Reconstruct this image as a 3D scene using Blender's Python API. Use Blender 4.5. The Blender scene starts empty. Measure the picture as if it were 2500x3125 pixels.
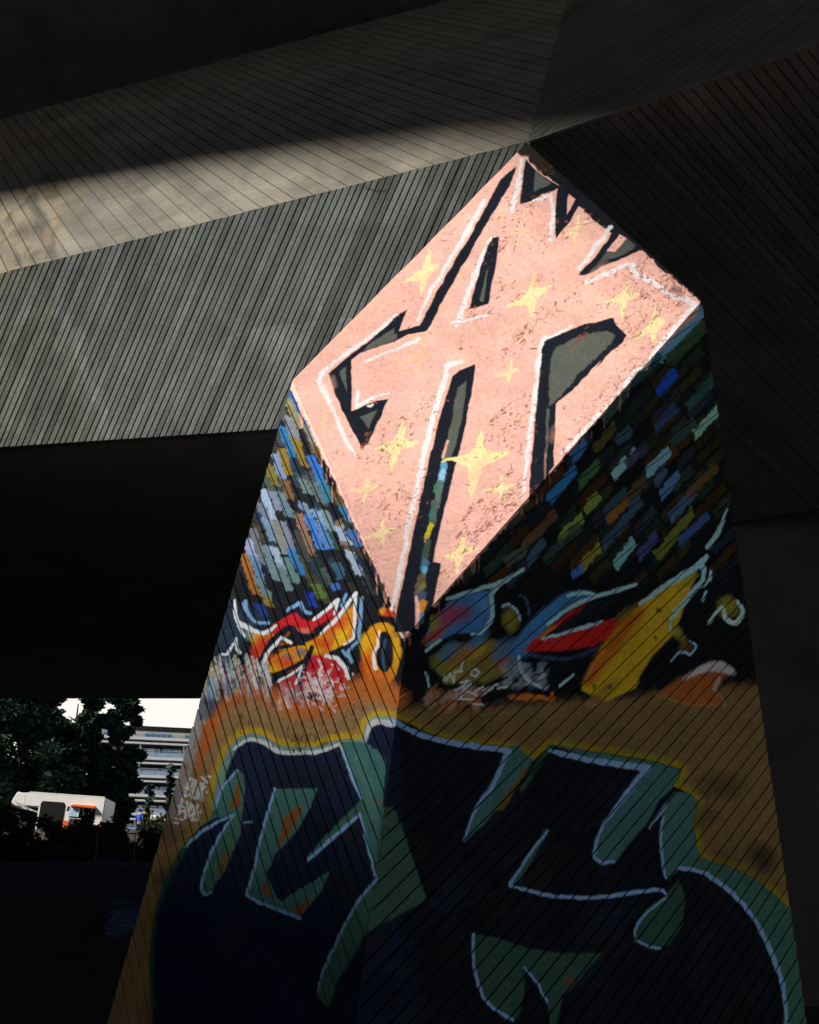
import bpy, bmesh, math, random
import numpy as np
from mathutils import Vector, Matrix

S = bpy.context.scene
COL = S.collection
rng = np.random.default_rng(7)
random.seed(7)
A = lambda *v: np.array(v, float)

# ------------------------------------------------------------------ camera
FPX, CX, CY, EYE, PITCH = 3646.0, 1250.0, 1562.5, 1.6, math.radians(20.2)
cam = bpy.data.cameras.new('camera'); cam_o = bpy.data.objects.new('camera', cam); COL.objects.link(cam_o)
cam.sensor_fit = 'HORIZONTAL'; cam.sensor_width = 24.0; cam.lens = 24.0 * FPX / 2500.0
cam.clip_start = 0.1; cam.clip_end = 3000
cam_o.location = (0, 0, EYE); cam_o.rotation_euler = (math.pi / 2 + PITCH, 0, 0)
S.camera = cam_o

# ------------------------------------------------------------------ light
SUN_AZ, SUN_EL = math.radians(65), math.radians(42)      # azimuth measured from behind the camera towards its left
SDIR = A(-math.sin(SUN_AZ) * math.cos(SUN_EL), -math.cos(SUN_AZ) * math.cos(SUN_EL), math.sin(SUN_EL))
sun = bpy.data.lights.new('sun', 'SUN'); sun.energy = 5.0; sun.angle = math.radians(10); sun.color = (1.0, 0.93, 0.82)
sun_o = bpy.data.objects.new('sun', sun); COL.objects.link(sun_o)
sun_o.rotation_euler = Vector(SDIR).to_track_quat('Z', 'Y').to_euler()
W = bpy.data.worlds.new('World'); S.world = W; W.use_nodes = True
nt = W.node_tree; nt.nodes.clear()
sky = nt.nodes.new('ShaderNodeTexSky'); sky.sky_type = 'NISHITA'; sky.sun_disc = False
sky.sun_elevation = SUN_EL; sky.sun_rotation = math.atan2(SDIR[0], SDIR[1]); sky.air_density = 0.5; sky.dust_density = 0.0; sky.ozone_density = 6.0
bg = nt.nodes.new('ShaderNodeBackground'); bg.inputs['Strength'].default_value = 0.05
out = nt.nodes.new('ShaderNodeOutputWorld')
# bright milky haze of clouds low over the horizon, all the way round
tc = nt.nodes.new('ShaderNodeTexCoord'); sx = nt.nodes.new('ShaderNodeSeparateXYZ'); nt.links.new(tc.outputs['Generated'], sx.inputs[0])
nz_ = nt.nodes.new('ShaderNodeTexNoise'); nz_.inputs['Scale'].default_value = 2.2; nz_.inputs['Detail'].default_value = 6; nt.links.new(tc.outputs['Generated'], nz_.inputs['Vector'])
ad = nt.nodes.new('ShaderNodeMath'); ad.operation = 'MULTIPLY_ADD'; nt.links.new(nz_.outputs[0], ad.inputs[0]); ad.inputs[1].default_value = -0.08; nt.links.new(sx.outputs[2], ad.inputs[2])
rp = nt.nodes.new('ShaderNodeValToRGB'); rp.color_ramp.elements[0].position = 0.17; rp.color_ramp.elements[0].color = (1, 1, 1, 1); rp.color_ramp.elements[1].position = 0.22; rp.color_ramp.elements[1].color = (0, 0, 0, 1)
nt.links.new(ad.outputs[0], rp.inputs[0])
mx = nt.nodes.new('ShaderNodeMix'); mx.data_type = 'RGBA'; mx.inputs[7].default_value = (13.4, 12.9, 12.1, 1)
nt.links.new(rp.outputs[0], mx.inputs[0]); nt.links.new(sky.outputs[0], mx.inputs[6])
nt.links.new(mx.outputs[2], bg.inputs[0]); nt.links.new(bg.outputs[0], out.inputs[0])
S.view_settings.view_transform = 'Standard'; S.view_settings.look = 'None'
S.view_settings.exposure = 0.6; S.view_settings.gamma = 1.0; S.view_settings.use_curve_mapping = False

# ------------------------------------------------------------------ photograph geometry -> place
cp, sp = math.cos(PITCH), math.sin(PITCH)
C0 = A(0, 0, EYE)
def cray(x, y):
    u, v = x - CX, CY - y
    return A(u, FPX * cp - v * sp, FPX * sp + v * cp)
def at(x, y, Y):
    r = cray(x, y); return C0 + r / r[1] * Y
def atz(x, y, z):
    r = cray(x, y); return C0 + r * (z - EYE) / r[2]
def onpl(x, y, p, n):
    r = cray(x, y); return C0 + r * (n @ (p - C0)) / (n @ r)
def pln(a, b, c):
    n = np.cross(b - a, c - a); n /= np.linalg.norm(n)
    return n if n @ (C0 - a) > 0 else -n
def unit(v): return v / np.linalg.norm(v)

# ------------------------------------------------------------------ helpers
def tag(o, label=None, cat=None, group=None, kind=None):
    if label: o['label'] = label
    if cat: o['category'] = cat
    if group: o['group'] = group
    if kind: o['kind'] = kind
    return o
def empty(name, loc, label, cat, group=None, rz=0):
    o = bpy.data.objects.new(name, None); COL.objects.link(o)
    o.location = loc; o.rotation_euler = (0, 0, rz); o.empty_display_size = 0.2
    return tag(o, label, cat, group)
def link(name, me, parent=None, world=True):
    o = bpy.data.objects.new(name, me); COL.objects.link(o)
    if parent is not None:
        o.parent = parent
        if world: o.matrix_parent_inverse = Matrix.Translation(-Vector(parent_loc(parent)))
    return o
def parent_loc(p):
    return p.location if p.type == 'EMPTY' else (0, 0, 0)
def mesh(name, verts, faces, mats, parent=None, uvs=None, smooth=False, world=True):
    me = bpy.data.meshes.new(name)
    me.from_pydata([tuple(map(float, v)) for v in verts], [], faces)
    for m in (mats if isinstance(mats, (list, tuple)) else [mats]): me.materials.append(m)
    if uvs is not None:
        ul = me.uv_layers.new(name='UVMap')
        for l in me.loops: ul.data[l.index].uv = uvs[l.vertex_index]
    if smooth:
        for p in me.polygons: p.use_smooth = True
    me.update()
    return link(name, me, parent, world)
def bm_obj(name, bm, mats, parent=None, smooth=False, world=True):
    me = bpy.data.meshes.new(name); bm.normal_update(); bm.to_mesh(me); bm.free()
    for m in (mats if isinstance(mats, (list, tuple)) else [mats]): me.materials.append(m)
    if smooth:
        for p in me.polygons: p.use_smooth = True
    return link(name, me, parent, world)
def prism(name, poly, vec, mat, parent=None, uvs=None):
    n = len(poly); vs = [A(*p) for p in poly] + [A(*p) + vec for p in poly]
    fs = [tuple(range(n)), tuple(range(2 * n - 1, n - 1, -1))] + [(i, i + n, (i + 1) % n + n, (i + 1) % n) for i in range(n)]
    me = bpy.data.meshes.new(name); me.from_pydata([tuple(v) for v in vs], [], fs); me.materials.append(mat)
    bm = bmesh.new(); bm.from_mesh(me); bmesh.ops.recalc_face_normals(bm, faces=bm.faces); bm.to_mesh(me); bm.free()
    return link(name, me, parent)
def add_box(bm, c, size, rz=0, mi=0):
    r = bmesh.ops.create_cube(bm, size=1.0)
    M = Matrix.Translation(Vector(c)) @ Matrix.Rotation(rz, 4, 'Z') @ Matrix.Diagonal((*size, 1))
    bmesh.ops.transform(bm, matrix=M, verts=r['verts'])
    if mi:
        for f in {f for v in r['verts'] for f in v.link_faces}: f.material_index = mi
    return r['verts']
def box(name, c, size, mat, parent=None, bevel=0.0, rz=0, world=False):
    bm = bmesh.new(); add_box(bm, c, size, rz)
    if bevel: bmesh.ops.bevel(bm, geom=bm.edges[:], offset=bevel, segments=2, affect='EDGES')
    return bm_obj(name, bm, mat, parent, world=world)
def tube(bm, pts, radii, seg=8, cap=True):
    rings = []
    for i, p in enumerate(pts):
        p = Vector(p)
        d = (Vector(pts[min(i + 1, len(pts) - 1)]) - Vector(pts[max(i - 1, 0)])).normalized()
        a = d.orthogonal().normalized(); b = d.cross(a)
        rings.append([bm.verts.new(p + (a * math.cos(t) + b * math.sin(t)) * radii[i]) for t in [2 * math.pi * k / seg for k in range(seg)]])
    for r0, r1 in zip(rings, rings[1:]):
        # align ring starts
        k0 = min(range(seg), key=lambda k: (r1[k].co - r0[0].co).length)
        for k in range(seg): bm.faces.new((r0[k], r0[(k + 1) % seg], r1[(k + 1 + k0) % seg], r1[(k + k0) % seg]))
    if cap:
        bm.faces.new(rings[0][::-1]); bm.faces.new(rings[-1])

# ------------------------------------------------------------------ materials
def mat_new(name):
    m = bpy.data.materials.new(name); m.use_nodes = True
    return m, m.node_tree, m.node_tree.nodes['Principled BSDF']
def N(t, kind, **kw):
    n = t.nodes.new(kind)
    for k, v in kw.items(): setattr(n, k, v)
    return n
def noise(t, scale, detail=6, rough=0.6, co=None, dist=0.0):
    n = N(t, 'ShaderNodeTexNoise'); n.inputs['Scale'].default_value = scale
    n.inputs['Detail'].default_value = detail; n.inputs['Roughness'].default_value = rough; n.inputs['Distortion'].default_value = dist
    if co is not None: t.links.new(co, n.inputs['Vector'])
    return n
def ramp(t, src, stops):
    r = N(t, 'ShaderNodeValToRGB'); cr = r.color_ramp
    while len(cr.elements) < len(stops): cr.elements.new(0.5)
    for e, (p, c) in zip(cr.elements, stops): e.position = p; e.color = (*c, 1) if len(c) == 3 else c
    t.links.new(src, r.inputs[0]); return r
def mixc(t, a, b, fac, blend='MIX'):
    m = N(t, 'ShaderNodeMix', data_type='RGBA', blend_type=blend)
    for v, i in ((fac, 0), (a, 6), (b, 7)):
        if hasattr(v, 'links') or hasattr(v, 'is_linked'): t.links.new(v, m.inputs[i])
        elif i == 0: m.inputs[0].default_value = v
        else: m.inputs[i].default_value = (*v, 1)
    return m.outputs[2]
def bump(t, bs, h, strength=0.3, dist=0.02):
    b = N(t, 'ShaderNodeBump'); b.inputs['Strength'].default_value = strength; b.inputs['Distance'].default_value = dist
    t.links.new(h, b.inputs['Height']); t.links.new(b.outputs[0], bs.inputs['Normal'])
def g(v): return (v, v, v)
def simple(name, col, rough=0.6, var=0.25, scale=6, bmp=0.15, metal=0.0, spec=None):
    m, t, b = mat_new(name)
    co = N(t, 'ShaderNodeTexCoord').outputs['Object']
    n1 = noise(t, scale, 7, 0.65, co)
    r = ramp(t, n1.outputs[0], [(0.3, tuple(c * (1 - var) for c in col)), (0.7, tuple(min(1, c * (1 + var)) for c in col))])
    t.links.new(r.outputs[0], b.inputs['Base Color'])
    b.inputs['Roughness'].default_value = rough; b.inputs['Metallic'].default_value = metal; b.inputs['Specular IOR Level'].default_value = .15 if rough > .7 else .4
    if bmp: bump(t, b, noise(t, scale * 6, 5, 0.6, co).outputs[0], bmp, 0.01)
    return m
def concrete(name, base, var=0.35, streak_axis=None, rnd=0.25, img=None, scale=1.0):
    m, t, b = mat_new(name)
    co = N(t, 'ShaderNodeTexCoord').outputs['Object']
    big = noise(t, 0.7 * scale, 8, 0.62, co, 0.4); fine = noise(t, 22 * scale, 8, 0.7, co)
    dark = tuple(c * (1 - var) for c in base); lite = tuple(c * (1 + var) for c in base)
    c1 = ramp(t, big.outputs[0], [(0.3, dark), (0.5, base), (0.72, lite)]).outputs[0]
    c2 = ramp(t, fine.outputs[0], [(0.25, g(0.62)), (0.5, g(1.0)), (0.75, g(1.22))]).outputs[0]
    c = mixc(t, c1, c2, 1.0, 'MULTIPLY')
    # rust and algae blotches
    blot = noise(t, 1.9 * scale, 9, 0.7, co, 1.2)
    bl = ramp(t, blot.outputs[0], [(0.56, g(0)), (0.74, g(1))]).outputs[0]
    c = mixc(t, c, tuple(x * y for x, y in zip(base, (0.95, 0.78, 0.55))), N_mul(t, bl, 0.45))
    # bug holes
    vo = N(t, 'ShaderNodeTexVoronoi'); vo.inputs['Scale'].default_value = 9 * scale; t.links.new(co, vo.inputs['Vector'])
    ho = ramp(t, vo.outputs['Distance'], [(0.05, g(0.35)), (0.09, g(1))]).outputs[0]
    c = mixc(t, c, ho, 0.5, 'MULTIPLY')
    oi = N(t, 'ShaderNodeObjectInfo')
    rr = ramp(t, oi.outputs['Random'], [(0, g(1 - rnd)), (1, g(1 + rnd))]).outputs[0]
    c = mixc(t, c, rr, 1.0, 'MULTIPLY')
    if img is not None:
        ti = N(t, 'ShaderNodeTexImage', image=img, interpolation='Cubic', extension='EXTEND')
        c = mixc(t, c, ti.outputs[0], 1.0, 'MULTIPLY')
    t.links.new(c, b.inputs['Base Color']); b.inputs['Roughness'].default_value = 0.85
    b.inputs['Specular IOR Level'].default_value = 0.25
    bump(t, b, fine.outputs[0], 0.45, 0.012)
    return m
def N_mul(t, sock, f):
    m = N(t, 'ShaderNodeMath', operation='MULTIPLY'); t.links.new(sock, m.inputs[0]); m.inputs[1].default_value = f
    return m.outputs[0]
def painted(name, img, rough=0.8):
    """sprayed and rolled paint on concrete: the mural print, chipped and grainy"""
    m, t, b = mat_new(name)
    ti = N(t, 'ShaderNodeTexImage', image=img, interpolation='Cubic', extension='EXTEND')
    co = N(t, 'ShaderNodeTexCoord').outputs['Object']
    fine = noise(t, 30, 8, 0.75, co); big = noise(t, 1.6, 8, 0.65, co, 0.5)
    c = mixc(t, ti.outputs[0], ramp(t, fine.outputs[0], [(0.25, g(0.72)), (0.5, g(1.0)), (0.78, g(1.16))]).outputs[0], 1.0, 'MULTIPLY')
    c = mixc(t, c, ramp(t, big.outputs[0], [(0.3, g(0.84)), (0.65, g(1.06))]).outputs[0], 1.0, 'MULTIPLY')
    chips = noise(t, 13, 9, 0.72, co, 0.8)
    ch = ramp(t, chips.outputs[0], [(0.66, g(0)), (0.70, g(1))]).outputs[0]
    c = mixc(t, c, (0.035, 0.032, 0.03), N_mul(t, ch, 0.6))
    t.links.new(c, b.inputs['Base Color']); b.inputs['Roughness'].default_value = rough
    b.inputs['Specular IOR Level'].default_value = 0.03
    bump(t, b, fine.outputs[0], 0.4, 0.012)
    return m

# ------------------------------------------------------------------ the mural, painted into a numpy canvas
# (design coordinates are those of a sketch of the wall; each face gets its own print baked from it further down)
CS = 0.62; X0, Y0, X1, Y1 = 300, 390, 2510, 3200
CW, CH = int((X1 - X0) * CS), int((Y1 - Y0) * CS)
CV = np.zeros((CH, CW, 3), np.float32)
def vnoise(h, w, cell, octv=4, seed=0, ang=None, stretch=1.0):
    r = np.random.default_rng(seed); outv = np.zeros((h, w), np.float32); amp = 1; tot = 0
    yy, xx = np.mgrid[0:h, 0:w].astype(np.float32)
    if ang is not None:
        c, s = math.cos(ang), math.sin(ang); xx, yy = (xx * c + yy * s) / stretch, -xx * s + yy * c
    for o in range(octv):
        k = cell / 2 ** o; gx, gy = xx / k, yy / k
        gx = gx - gx.min(); gy = gy - gy.min()
        G = r.random((int(gy.max()) + 3, int(gx.max()) + 3)).astype(np.float32)
        ix, iy = gx.astype(int), gy.astype(int); fx, fy = gx - ix, gy - iy
        fx = fx * fx * (3 - 2 * fx); fy = fy * fy * (3 - 2 * fy)
        outv += amp * ((G[iy, ix] * (1 - fx) + G[iy, ix + 1] * fx) * (1 - fy) + (G[iy + 1, ix] * (1 - fx) + G[iy + 1, ix + 1] * fx) * fy)
        tot += amp; amp *= 0.55
    return outv / tot
WX = (vnoise(CH, CW, 14, 3, 1) - 0.5) * 7; WY = (vnoise(CH, CW, 14, 3, 2) - 0.5) * 7     # hand wobble of edges
GR = vnoise(CH, CW, 5, 3, 3)                                                            # grain for ragged edges
VIEW = {'A': (800, 400, .46377), 'B': (1400, 400, .46377), 'C': (700, 1100, .46377), 'D': (1400, 1100, .46377),
        'E': (600, 1700, .46377), 'F': (1300, 1700, .5797), 'G': (400, 2300, .5797), 'H': (1300, 2200, .69565),
        'J': (380, 2340, .150725), 'N': (0, 0, 1.0), 'K': (0, 700, .72464), 'T': (0, 0, .72464)}
def P(v, *pts):
    ox, oy, s = VIEW[v]
    return [(ox + s * x, oy + s * y) for x, y in pts]
def catmull(pts, closed=False, n=8):
    p = [np.array(q, float) for q in pts]; L = len(p); o = []
    rngi = range(L if closed else L - 1)
    for i in rngi:
        if closed: a, b, c, d = p[i - 1], p[i], p[(i + 1) % L], p[(i + 2) % L]
        else: a, b, c, d = p[max(i - 1, 0)], p[i], p[i + 1], p[min(i + 2, L - 1)]
        for k in range(n):
            t = k / n
            o.append(.5 * (2 * b + (c - a) * t + (2 * a - 5 * b + 4 * c - d) * t * t + (3 * b - a - 3 * c + d) * t ** 3))
    if not closed: o.append(p[-1])
    return o
def _win(pts, pad):
    a = np.array(pts)
    x0 = max(0, int((a[:, 0].min() - pad - X0) * CS)); x1 = min(CW, int((a[:, 0].max() + pad - X0) * CS) + 2)
    y0 = max(0, int((a[:, 1].min() - pad - Y0) * CS)); y1 = min(CH, int((a[:, 1].max() + pad - Y0) * CS) + 2)
    return x0, x1, y0, y1
def _grid(w, wob):
    x0, x1, y0, y1 = w
    yy, xx = np.mgrid[y0:y1, x0:x1].astype(np.float32)
    return xx / CS + X0 + WX[y0:y1, x0:x1] * wob, yy / CS + Y0 + WY[y0:y1, x0:x1] * wob
def _segd(X, Y, a, b):
    dx, dy = b[0] - a[0], b[1] - a[1]; l2 = dx * dx + dy * dy + 1e-9
    t = np.clip(((X - a[0]) * dx + (Y - a[1]) * dy) / l2, 0, 1)
    return np.hypot(X - a[0] - t * dx, Y - a[1] - t * dy), t
def _blend(w, al, col):
    x0, x1, y0, y1 = w; al = al[..., None]
    c = CV[y0:y1, x0:x1]
    CV[y0:y1, x0:x1] = c * (1 - al) + np.array(col, np.float32) * al
def poly(pts, col, soft=2.0, alpha=1.0, wob=1.0, curve=False, rag=0.0):
    if curve: pts = catmull(pts, True)
    w = _win(pts, soft * 2 + 8)
    if w[1] <= w[0] or w[3] <= w[2]: return
    X, Y = _grid(w, wob)
    ins = np.zeros(X.shape, bool); d = np.full(X.shape, 1e9, np.float32); n = len(pts)
    for i in range(n):
        a, b = pts[i], pts[(i + 1) % n]
        c = ((a[1] > Y) != (b[1] > Y)) & (X < (b[0] - a[0]) * (Y - a[1]) / (b[1] - a[1] + 1e-9) + a[0]); ins ^= c
        d = np.minimum(d, _segd(X, Y, a, b)[0])
    sd = np.where(ins, d, -d)
    if rag: sd = sd + (GR[w[2]:w[3], w[0]:w[1]] - 0.5) * rag
    _blend(w, np.clip(sd / soft + 0.5, 0, 1) * alpha, col)
def stroke(pts, wid, col, soft=2.0, alpha=1.0, wob=1.0, curve=True, rag=0.0):
    if curve and len(pts) > 2: pts = catmull(pts, False, 6)
    wids = np.interp(np.linspace(0, 1, len(pts)), np.linspace(0, 1, len(wid)), wid) if hasattr(wid, '__len__') else np.full(len(pts), wid)
    w = _win(pts, max(wids) + soft * 2 + 8)
    if w[1] <= w[0] or w[3] <= w[2]: return
    X, Y = _grid(w, wob); sd = np.full(X.shape, -1e9, np.float32)
    for i in range(len(pts) - 1):
        d, t = _segd(X, Y, pts[i], pts[i + 1])
        sd = np.maximum(sd, (wids[i] * (1 - t) + wids[i + 1] * t) / 2 - d)
    if rag: sd = sd + (GR[w[2]:w[3], w[0]:w[1]] - 0.5) * rag
    _blend(w, np.clip(sd / soft + 0.5, 0, 1) * alpha, col)
def blob(c, rx, ry, col, alpha=0.8, ang=0.0):
    w = _win([(c[0] - max(rx, ry), c[1] - max(rx, ry)), (c[0] + max(rx, ry), c[1] + max(rx, ry))], 4)
    if w[1] <= w[0] or w[3] <= w[2]: return
    X, Y = _grid(w, 2.0); X = X - c[0]; Y = Y - c[1]; ca, sa = math.cos(ang), math.sin(ang)
    r = ((X * ca + Y * sa) / rx) ** 2 + ((-X * sa + Y * ca) / ry) ** 2
    _blend(w, np.clip(1 - r, 0, 1) ** 0.8 * alpha, col)

BLK = (.011, .015, .026); NAVY = (.014, .023, .062); PINK = (.86, .495, .435); WHT = (.72, .80, .92); PALE = (.30, .55, .95)  # PALE: white outline paint with the blue of the shade light put in
GREY = (.105, .115, .105); TAN = (.34, .21, .10); YEL = (.62, .43, .02); TEAL = (.075, .22, .22); RED = (.52, .02, .03)
ORG = (.62, .20, .02); BRN = (.27, .115, .035); STAR = (.93, .76, .42); SCUFF = (.20, .055, .04)
kT, kL, kB, kR = (1607, 438), (893, 1163), (1243, 1938), (2142, 920)

def paint_mural():
    CV[:] = (.012, .014, .020)
    kite = [kT, kL, kB, kR]
    # --- dashes of colour on both lower faces, laid along the boards
    def dash(v, p, q, col, wd=25, rag=13):
        a, b = P(v, p, q); a = np.array(a); b = np.array(b); d = (b - a) / np.linalg.norm(b - a); nn = np.array((-d[1], d[0])) * wd / 2
        e = d * 7
        c = tuple(x * random.uniform(.7, .98) for x in col)
        poly([a - nn + e, a + nn - e, b + nn - e, b - nn + e], c, 2.5, random.uniform(.72, .97), 2.0, rag=rag)
    dirL = unit(A(105, 235)); nL = A(-dirL[1], dirL[0]); dirR = unit(A(-150, 168)); nR = A(-dirR[1], dirR[0])
    palL = [(.10, .09, .06), (.07, .10, .10), (.16, .12, .06), (.05, .10, .17), (.12, .15, .13), (.03, .04, .06), (.20, .20, .17)]
    palR = [(.055, .045, .02), (.03, .055, .045), (.04, .055, .085), (.09, .05, .02), (.02, .03, .05), (.06, .06, .03), (.05, .075, .07)]
    for r in range(26):
        base = A(893, 1163) - nL * 0 + A(-24.0 * r, 0) + dirL * random.uniform(-40, 20)
        t = 0
        while t < 1000:
            L = random.uniform(45, 105); p = base + dirL * t; q = p + dirL * L; t += L + random.uniform(3, 12)
            if q[1] > 1850 or p[1] < 1140 or random.random() < .45: continue
            dash('N', tuple(p), tuple(q), tuple(m_ * x for m_, x in zip((.45, .52, .62), random.choice(palL))), 23)  # dimmer, bluer light of the left face put into these colours too
    for r in range(46):
        base = A(2142, 920) + A(26.0 * r, 26.0 * r) + dirR * random.uniform(-60, 10) - A(0, 20)
        t = -700
        while t < 1500:
            L = random.uniform(50, 130); p = base + dirR * t; q = p + dirR * L; t += L + random.uniform(3, 14)
            if q[1] > 1800 or p[1] < 900: continue
            if random.random() < .75: dash('N', tuple(p), tuple(q), random.choice(palR), 27)
    B1, B2, LB, GG, TT_, OC = (.06, .27, .50), (.05, .24, .58), (.30, .55, .78), (.33, .41, .34), (.46, .31, .15), (.42, .25, .03)
    WB, GB, TE, GT = (.62, .70, .80), (.31, .39, .50), (.24, .36, .35), (.36, .33, .27)
    for p, q, c in [((400, 190), (500, 410), B1), ((380, 250), (470, 440), TT_), ((372, 360), (440, 520), GG), ((495, 410), (580, 570), GG), ((345, 430), (425, 640), B1),
                    ((430, 510), (495, 700), OC), ((345, 580), (395, 755), OC), ((540, 630), (612, 800), B2), ((560, 560), (625, 660), (.24, .17, .07)), ((300, 610), (350, 780), GB),
                    ((265, 685), (305, 822), OC), ((470, 750), (518, 880), GG), ((545, 790), (610, 940), (.22, .23, .19)), ((610, 790), (655, 930), B1), ((225, 845), (290, 1060), WB),
                    ((200, 930), (245, 1080), GB), ((340, 870), (398, 1040), TE), ((290, 870), (318, 980), GB), ((372, 790), (402, 910), (.25, .16, .04)), ((485, 930), (530, 1040), GB),
                    ((450, 1000), (550, 1285), TT_), ((512, 1010), (600, 1240), (.12, .42, .76)), ((568, 985), (625, 1090), (.42, .60, .74)), ((622, 985), (668, 1115), GG), ((590, 1080), (672, 1240), (.17, .42, .66)),
                    ((742, 950), (795, 1060), B1), ((692, 860), (735, 955), (.22, .16, .05)), ((708, 1050), (742, 1105), TT_), ((718, 1095), (782, 1215), WB), ((800, 1105), (862, 1225), (.10, .30, .50)),
                    ((242, 1040), (290, 1190), GB), ((350, 1060), (412, 1240), GB), ((300, 1060), (372, 1270), GT), ((150, 1100), (222, 1340), GT), ((118, 1165), (165, 1310), WB),
                    ((92, 1270), (178, 1540), (.62, .24, .04)), ((150, 1285), (212, 1440), (.25, .45, .60)), ((192, 1430), (262, 1590), TE), ((232, 1215), (312, 1450), GB), ((285, 1225), (345, 1360), WB),
                    ((330, 1335), (402, 1520), (.32, .38, .40)), ((372, 1285), (442, 1470), TE), ((402, 1225), (482, 1410), (.08, .24, .55)), ((755, 1185), (803, 1280), (.24, .15, .06)), ((792, 1260), (862, 1420), WB),
                    ((540, 1295), (632, 1510), (.035, .09, .07)), ((692, 1325), (742, 1440), (.08, .17, .27)), ((688, 1455), (712, 1510), (.08, .26, .7)), ((570, 1475), (618, 1570), (.20, .26, .07)),
                    ((525, 1525), (558, 1620), (.03, .08, .42)), ((200, 1605), (228, 1680), (.03, .08, .42)), ((242, 1555), (268, 1625), OC), ((440, 1120), (520, 1330), (.11, .11, .09)), ((430, 640), (480, 780), (.03, .05, .07))]:
        dash('C', p, q, (.62 * c[0], .72 * c[1], min(.9, .9 * c[2])), 25)  # left dashes dimmed and blued: the darker light there is in the colour
    for p, q, c in [((1550, 490), (1722, 310), (.40, .66, .92)), ((1240, 740), (1392, 590), (.30, .55, .86)), ((1010, 775), (1112, 650), (.34, .60, .82)), ((1138, 642), (1172, 598), (.28, .48, .68)),
                    ((590, 925), (772, 705), (.05, .22, .72)), ((790, 820), (922, 670), (.06, .19, .07)), ((740, 650), (842, 540), (.05, .19, .34)), ((660, 1180), (822, 1025), (.34, .38, .05)),
                    ((830, 1000), (922, 888), (.32, .35, .05)), ((800, 1372), (932, 1225), (.36, .38, .03)), ((1028, 1362), (1152, 1185), (.30, .58, .80)), ((1322, 895), (1452, 745), (.11, .30, .48)),
                    ((1290, 815), (1372, 705), (.08, .12, .19)), ((980, 1062), (1112, 915), (.30, .12, .02)), ((1110, 920), (1232, 770), (.12, .075, .03)), ((1300, 1300), (1542, 985), (.19, .24, .03)),
                    ((1390, 1052), (1562, 845), (.08, .13, .21)), ((1450, 1212), (1642, 1015), (.06, .14, .32)), ((420, 1230), (642, 1000), (.17, .09, .03)), ((1300, 225), (1432, 75), (.03, .10, .42)),
                    ((1290, 462), (1432, 300), (.06, .09, .18)), ((1500, 312), (1692, 110), (.04, .11, .07)), ((1040, 540), (1132, 448), (.04, .12, .12)), ((890, 592), (1032, 425), (.14, .10, .015)),
                    ((740, 1412), (822, 1365), (.07, .20, .42)), ((1180, 1295), (1302, 1150), (.07, .10, .17)), ((950, 1225), (1202, 915), (.08, .12, .19)), ((1400, 560), (1560, 400), (.05, .09, .08)),
                    ((950, 400), (1060, 250), (.05, .13, .09)), ((1060, 250), (1200, 60), (.04, .10, .10)), ((1100, 700), (1230, 560), (.05, .07, .10)), ((960, 1000), (1100, 850), (.05, .10, .09)),
                    ((1500, 900), (1700, 690), (.14, .07, .02)), ((560, 1330), (800, 1080), (.04, .08, .06)), ((450, 1330), (560, 1190), (.07, .12, .16)), ((300, 1340), (440, 1235), (.10, .14, .08)), ((350, 1060), (480, 930), (.08, .065, .02))]:
        dash('D', p, q, (1.25 * c[0], min(.9, 1.5 * c[1]), min(.95, 2.1 * c[2])), 27, 9)
    stroke(P('B', (1605, 1185), (1320, 1490)), 34, (.20, .52, .85), 3, .95, rag=14)
    stroke(P('B', (1630, 1270), (1400, 1500)), 38, (.045, .13, .05), 3, .9, rag=8)
    stroke(P('B', (1310, 1490), (1150, 1650)), 30, (.03, .10, .11), 3, .8, rag=8)
    # --- tan lower wall
    lowL = [(560, 2230), (620, 2180), (700, 2140), (780, 2115), (880, 2150), (950, 2160), (1010, 2155), (1090, 2110), (1160, 2110), (1210, 2110)]
    lowR = [(1240, 2165), (1420, 2175), (1560, 2160), (1700, 2150), (1900, 2140), (2050, 2115), (2200, 2100), (2500, 2100)]
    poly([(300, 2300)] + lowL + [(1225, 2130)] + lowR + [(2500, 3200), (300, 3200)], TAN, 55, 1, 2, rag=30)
    poly([(1205, 2130)] + lowR + [(2500, 3200), (1090, 3200)], (.26, .175, .075), 20, 1, 2, rag=10)  # same tan, darkened: the right face's shade is in the colour
    # --- flames and letters of the middle band, left face
    for p in [((300, 430), 95, .8), ((180, 560), 80, .7)]: blob(P('E', p[0])[0], p[1], p[1] * .6, (.03, .07, .15), .5)
    poly(P('E', (330, 470), (440, 500), (530, 450), (620, 440), (560, 520), (490, 580), (430, 680), (380, 600)), (.66, .36, .02), 6)
    blob(P('E', (450, 580))[0], 34, 50, RED, .9, .4); blob(P('E', (560, 480))[0], 40, 26, ORG, .9); blob(P('E', (350, 500))[0], 22, 26, (.20, .34, .38), .7)
    poly(P('E', (470, 480), (530, 430), (610, 380), (655, 362), (690, 405), (740, 425), (800, 400), (905, 325), (885, 395), (760, 485), (680, 518), (620, 490), (600, 462), (520, 520)), RED, 3)
    blob(P('E', (700, 490))[0], 40, 14, (.72, .22, .18), .6)
    poly(P('E', (470, 760), (500, 670), (600, 605), (720, 572), (790, 535), (830, 490), (960, 385), (1045, 315), (1035, 545), (950, 585), (880, 630), (900, 700), (830, 690), (740, 650), (620, 740), (540, 770)), (.72, .40, .015), 4)
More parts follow.
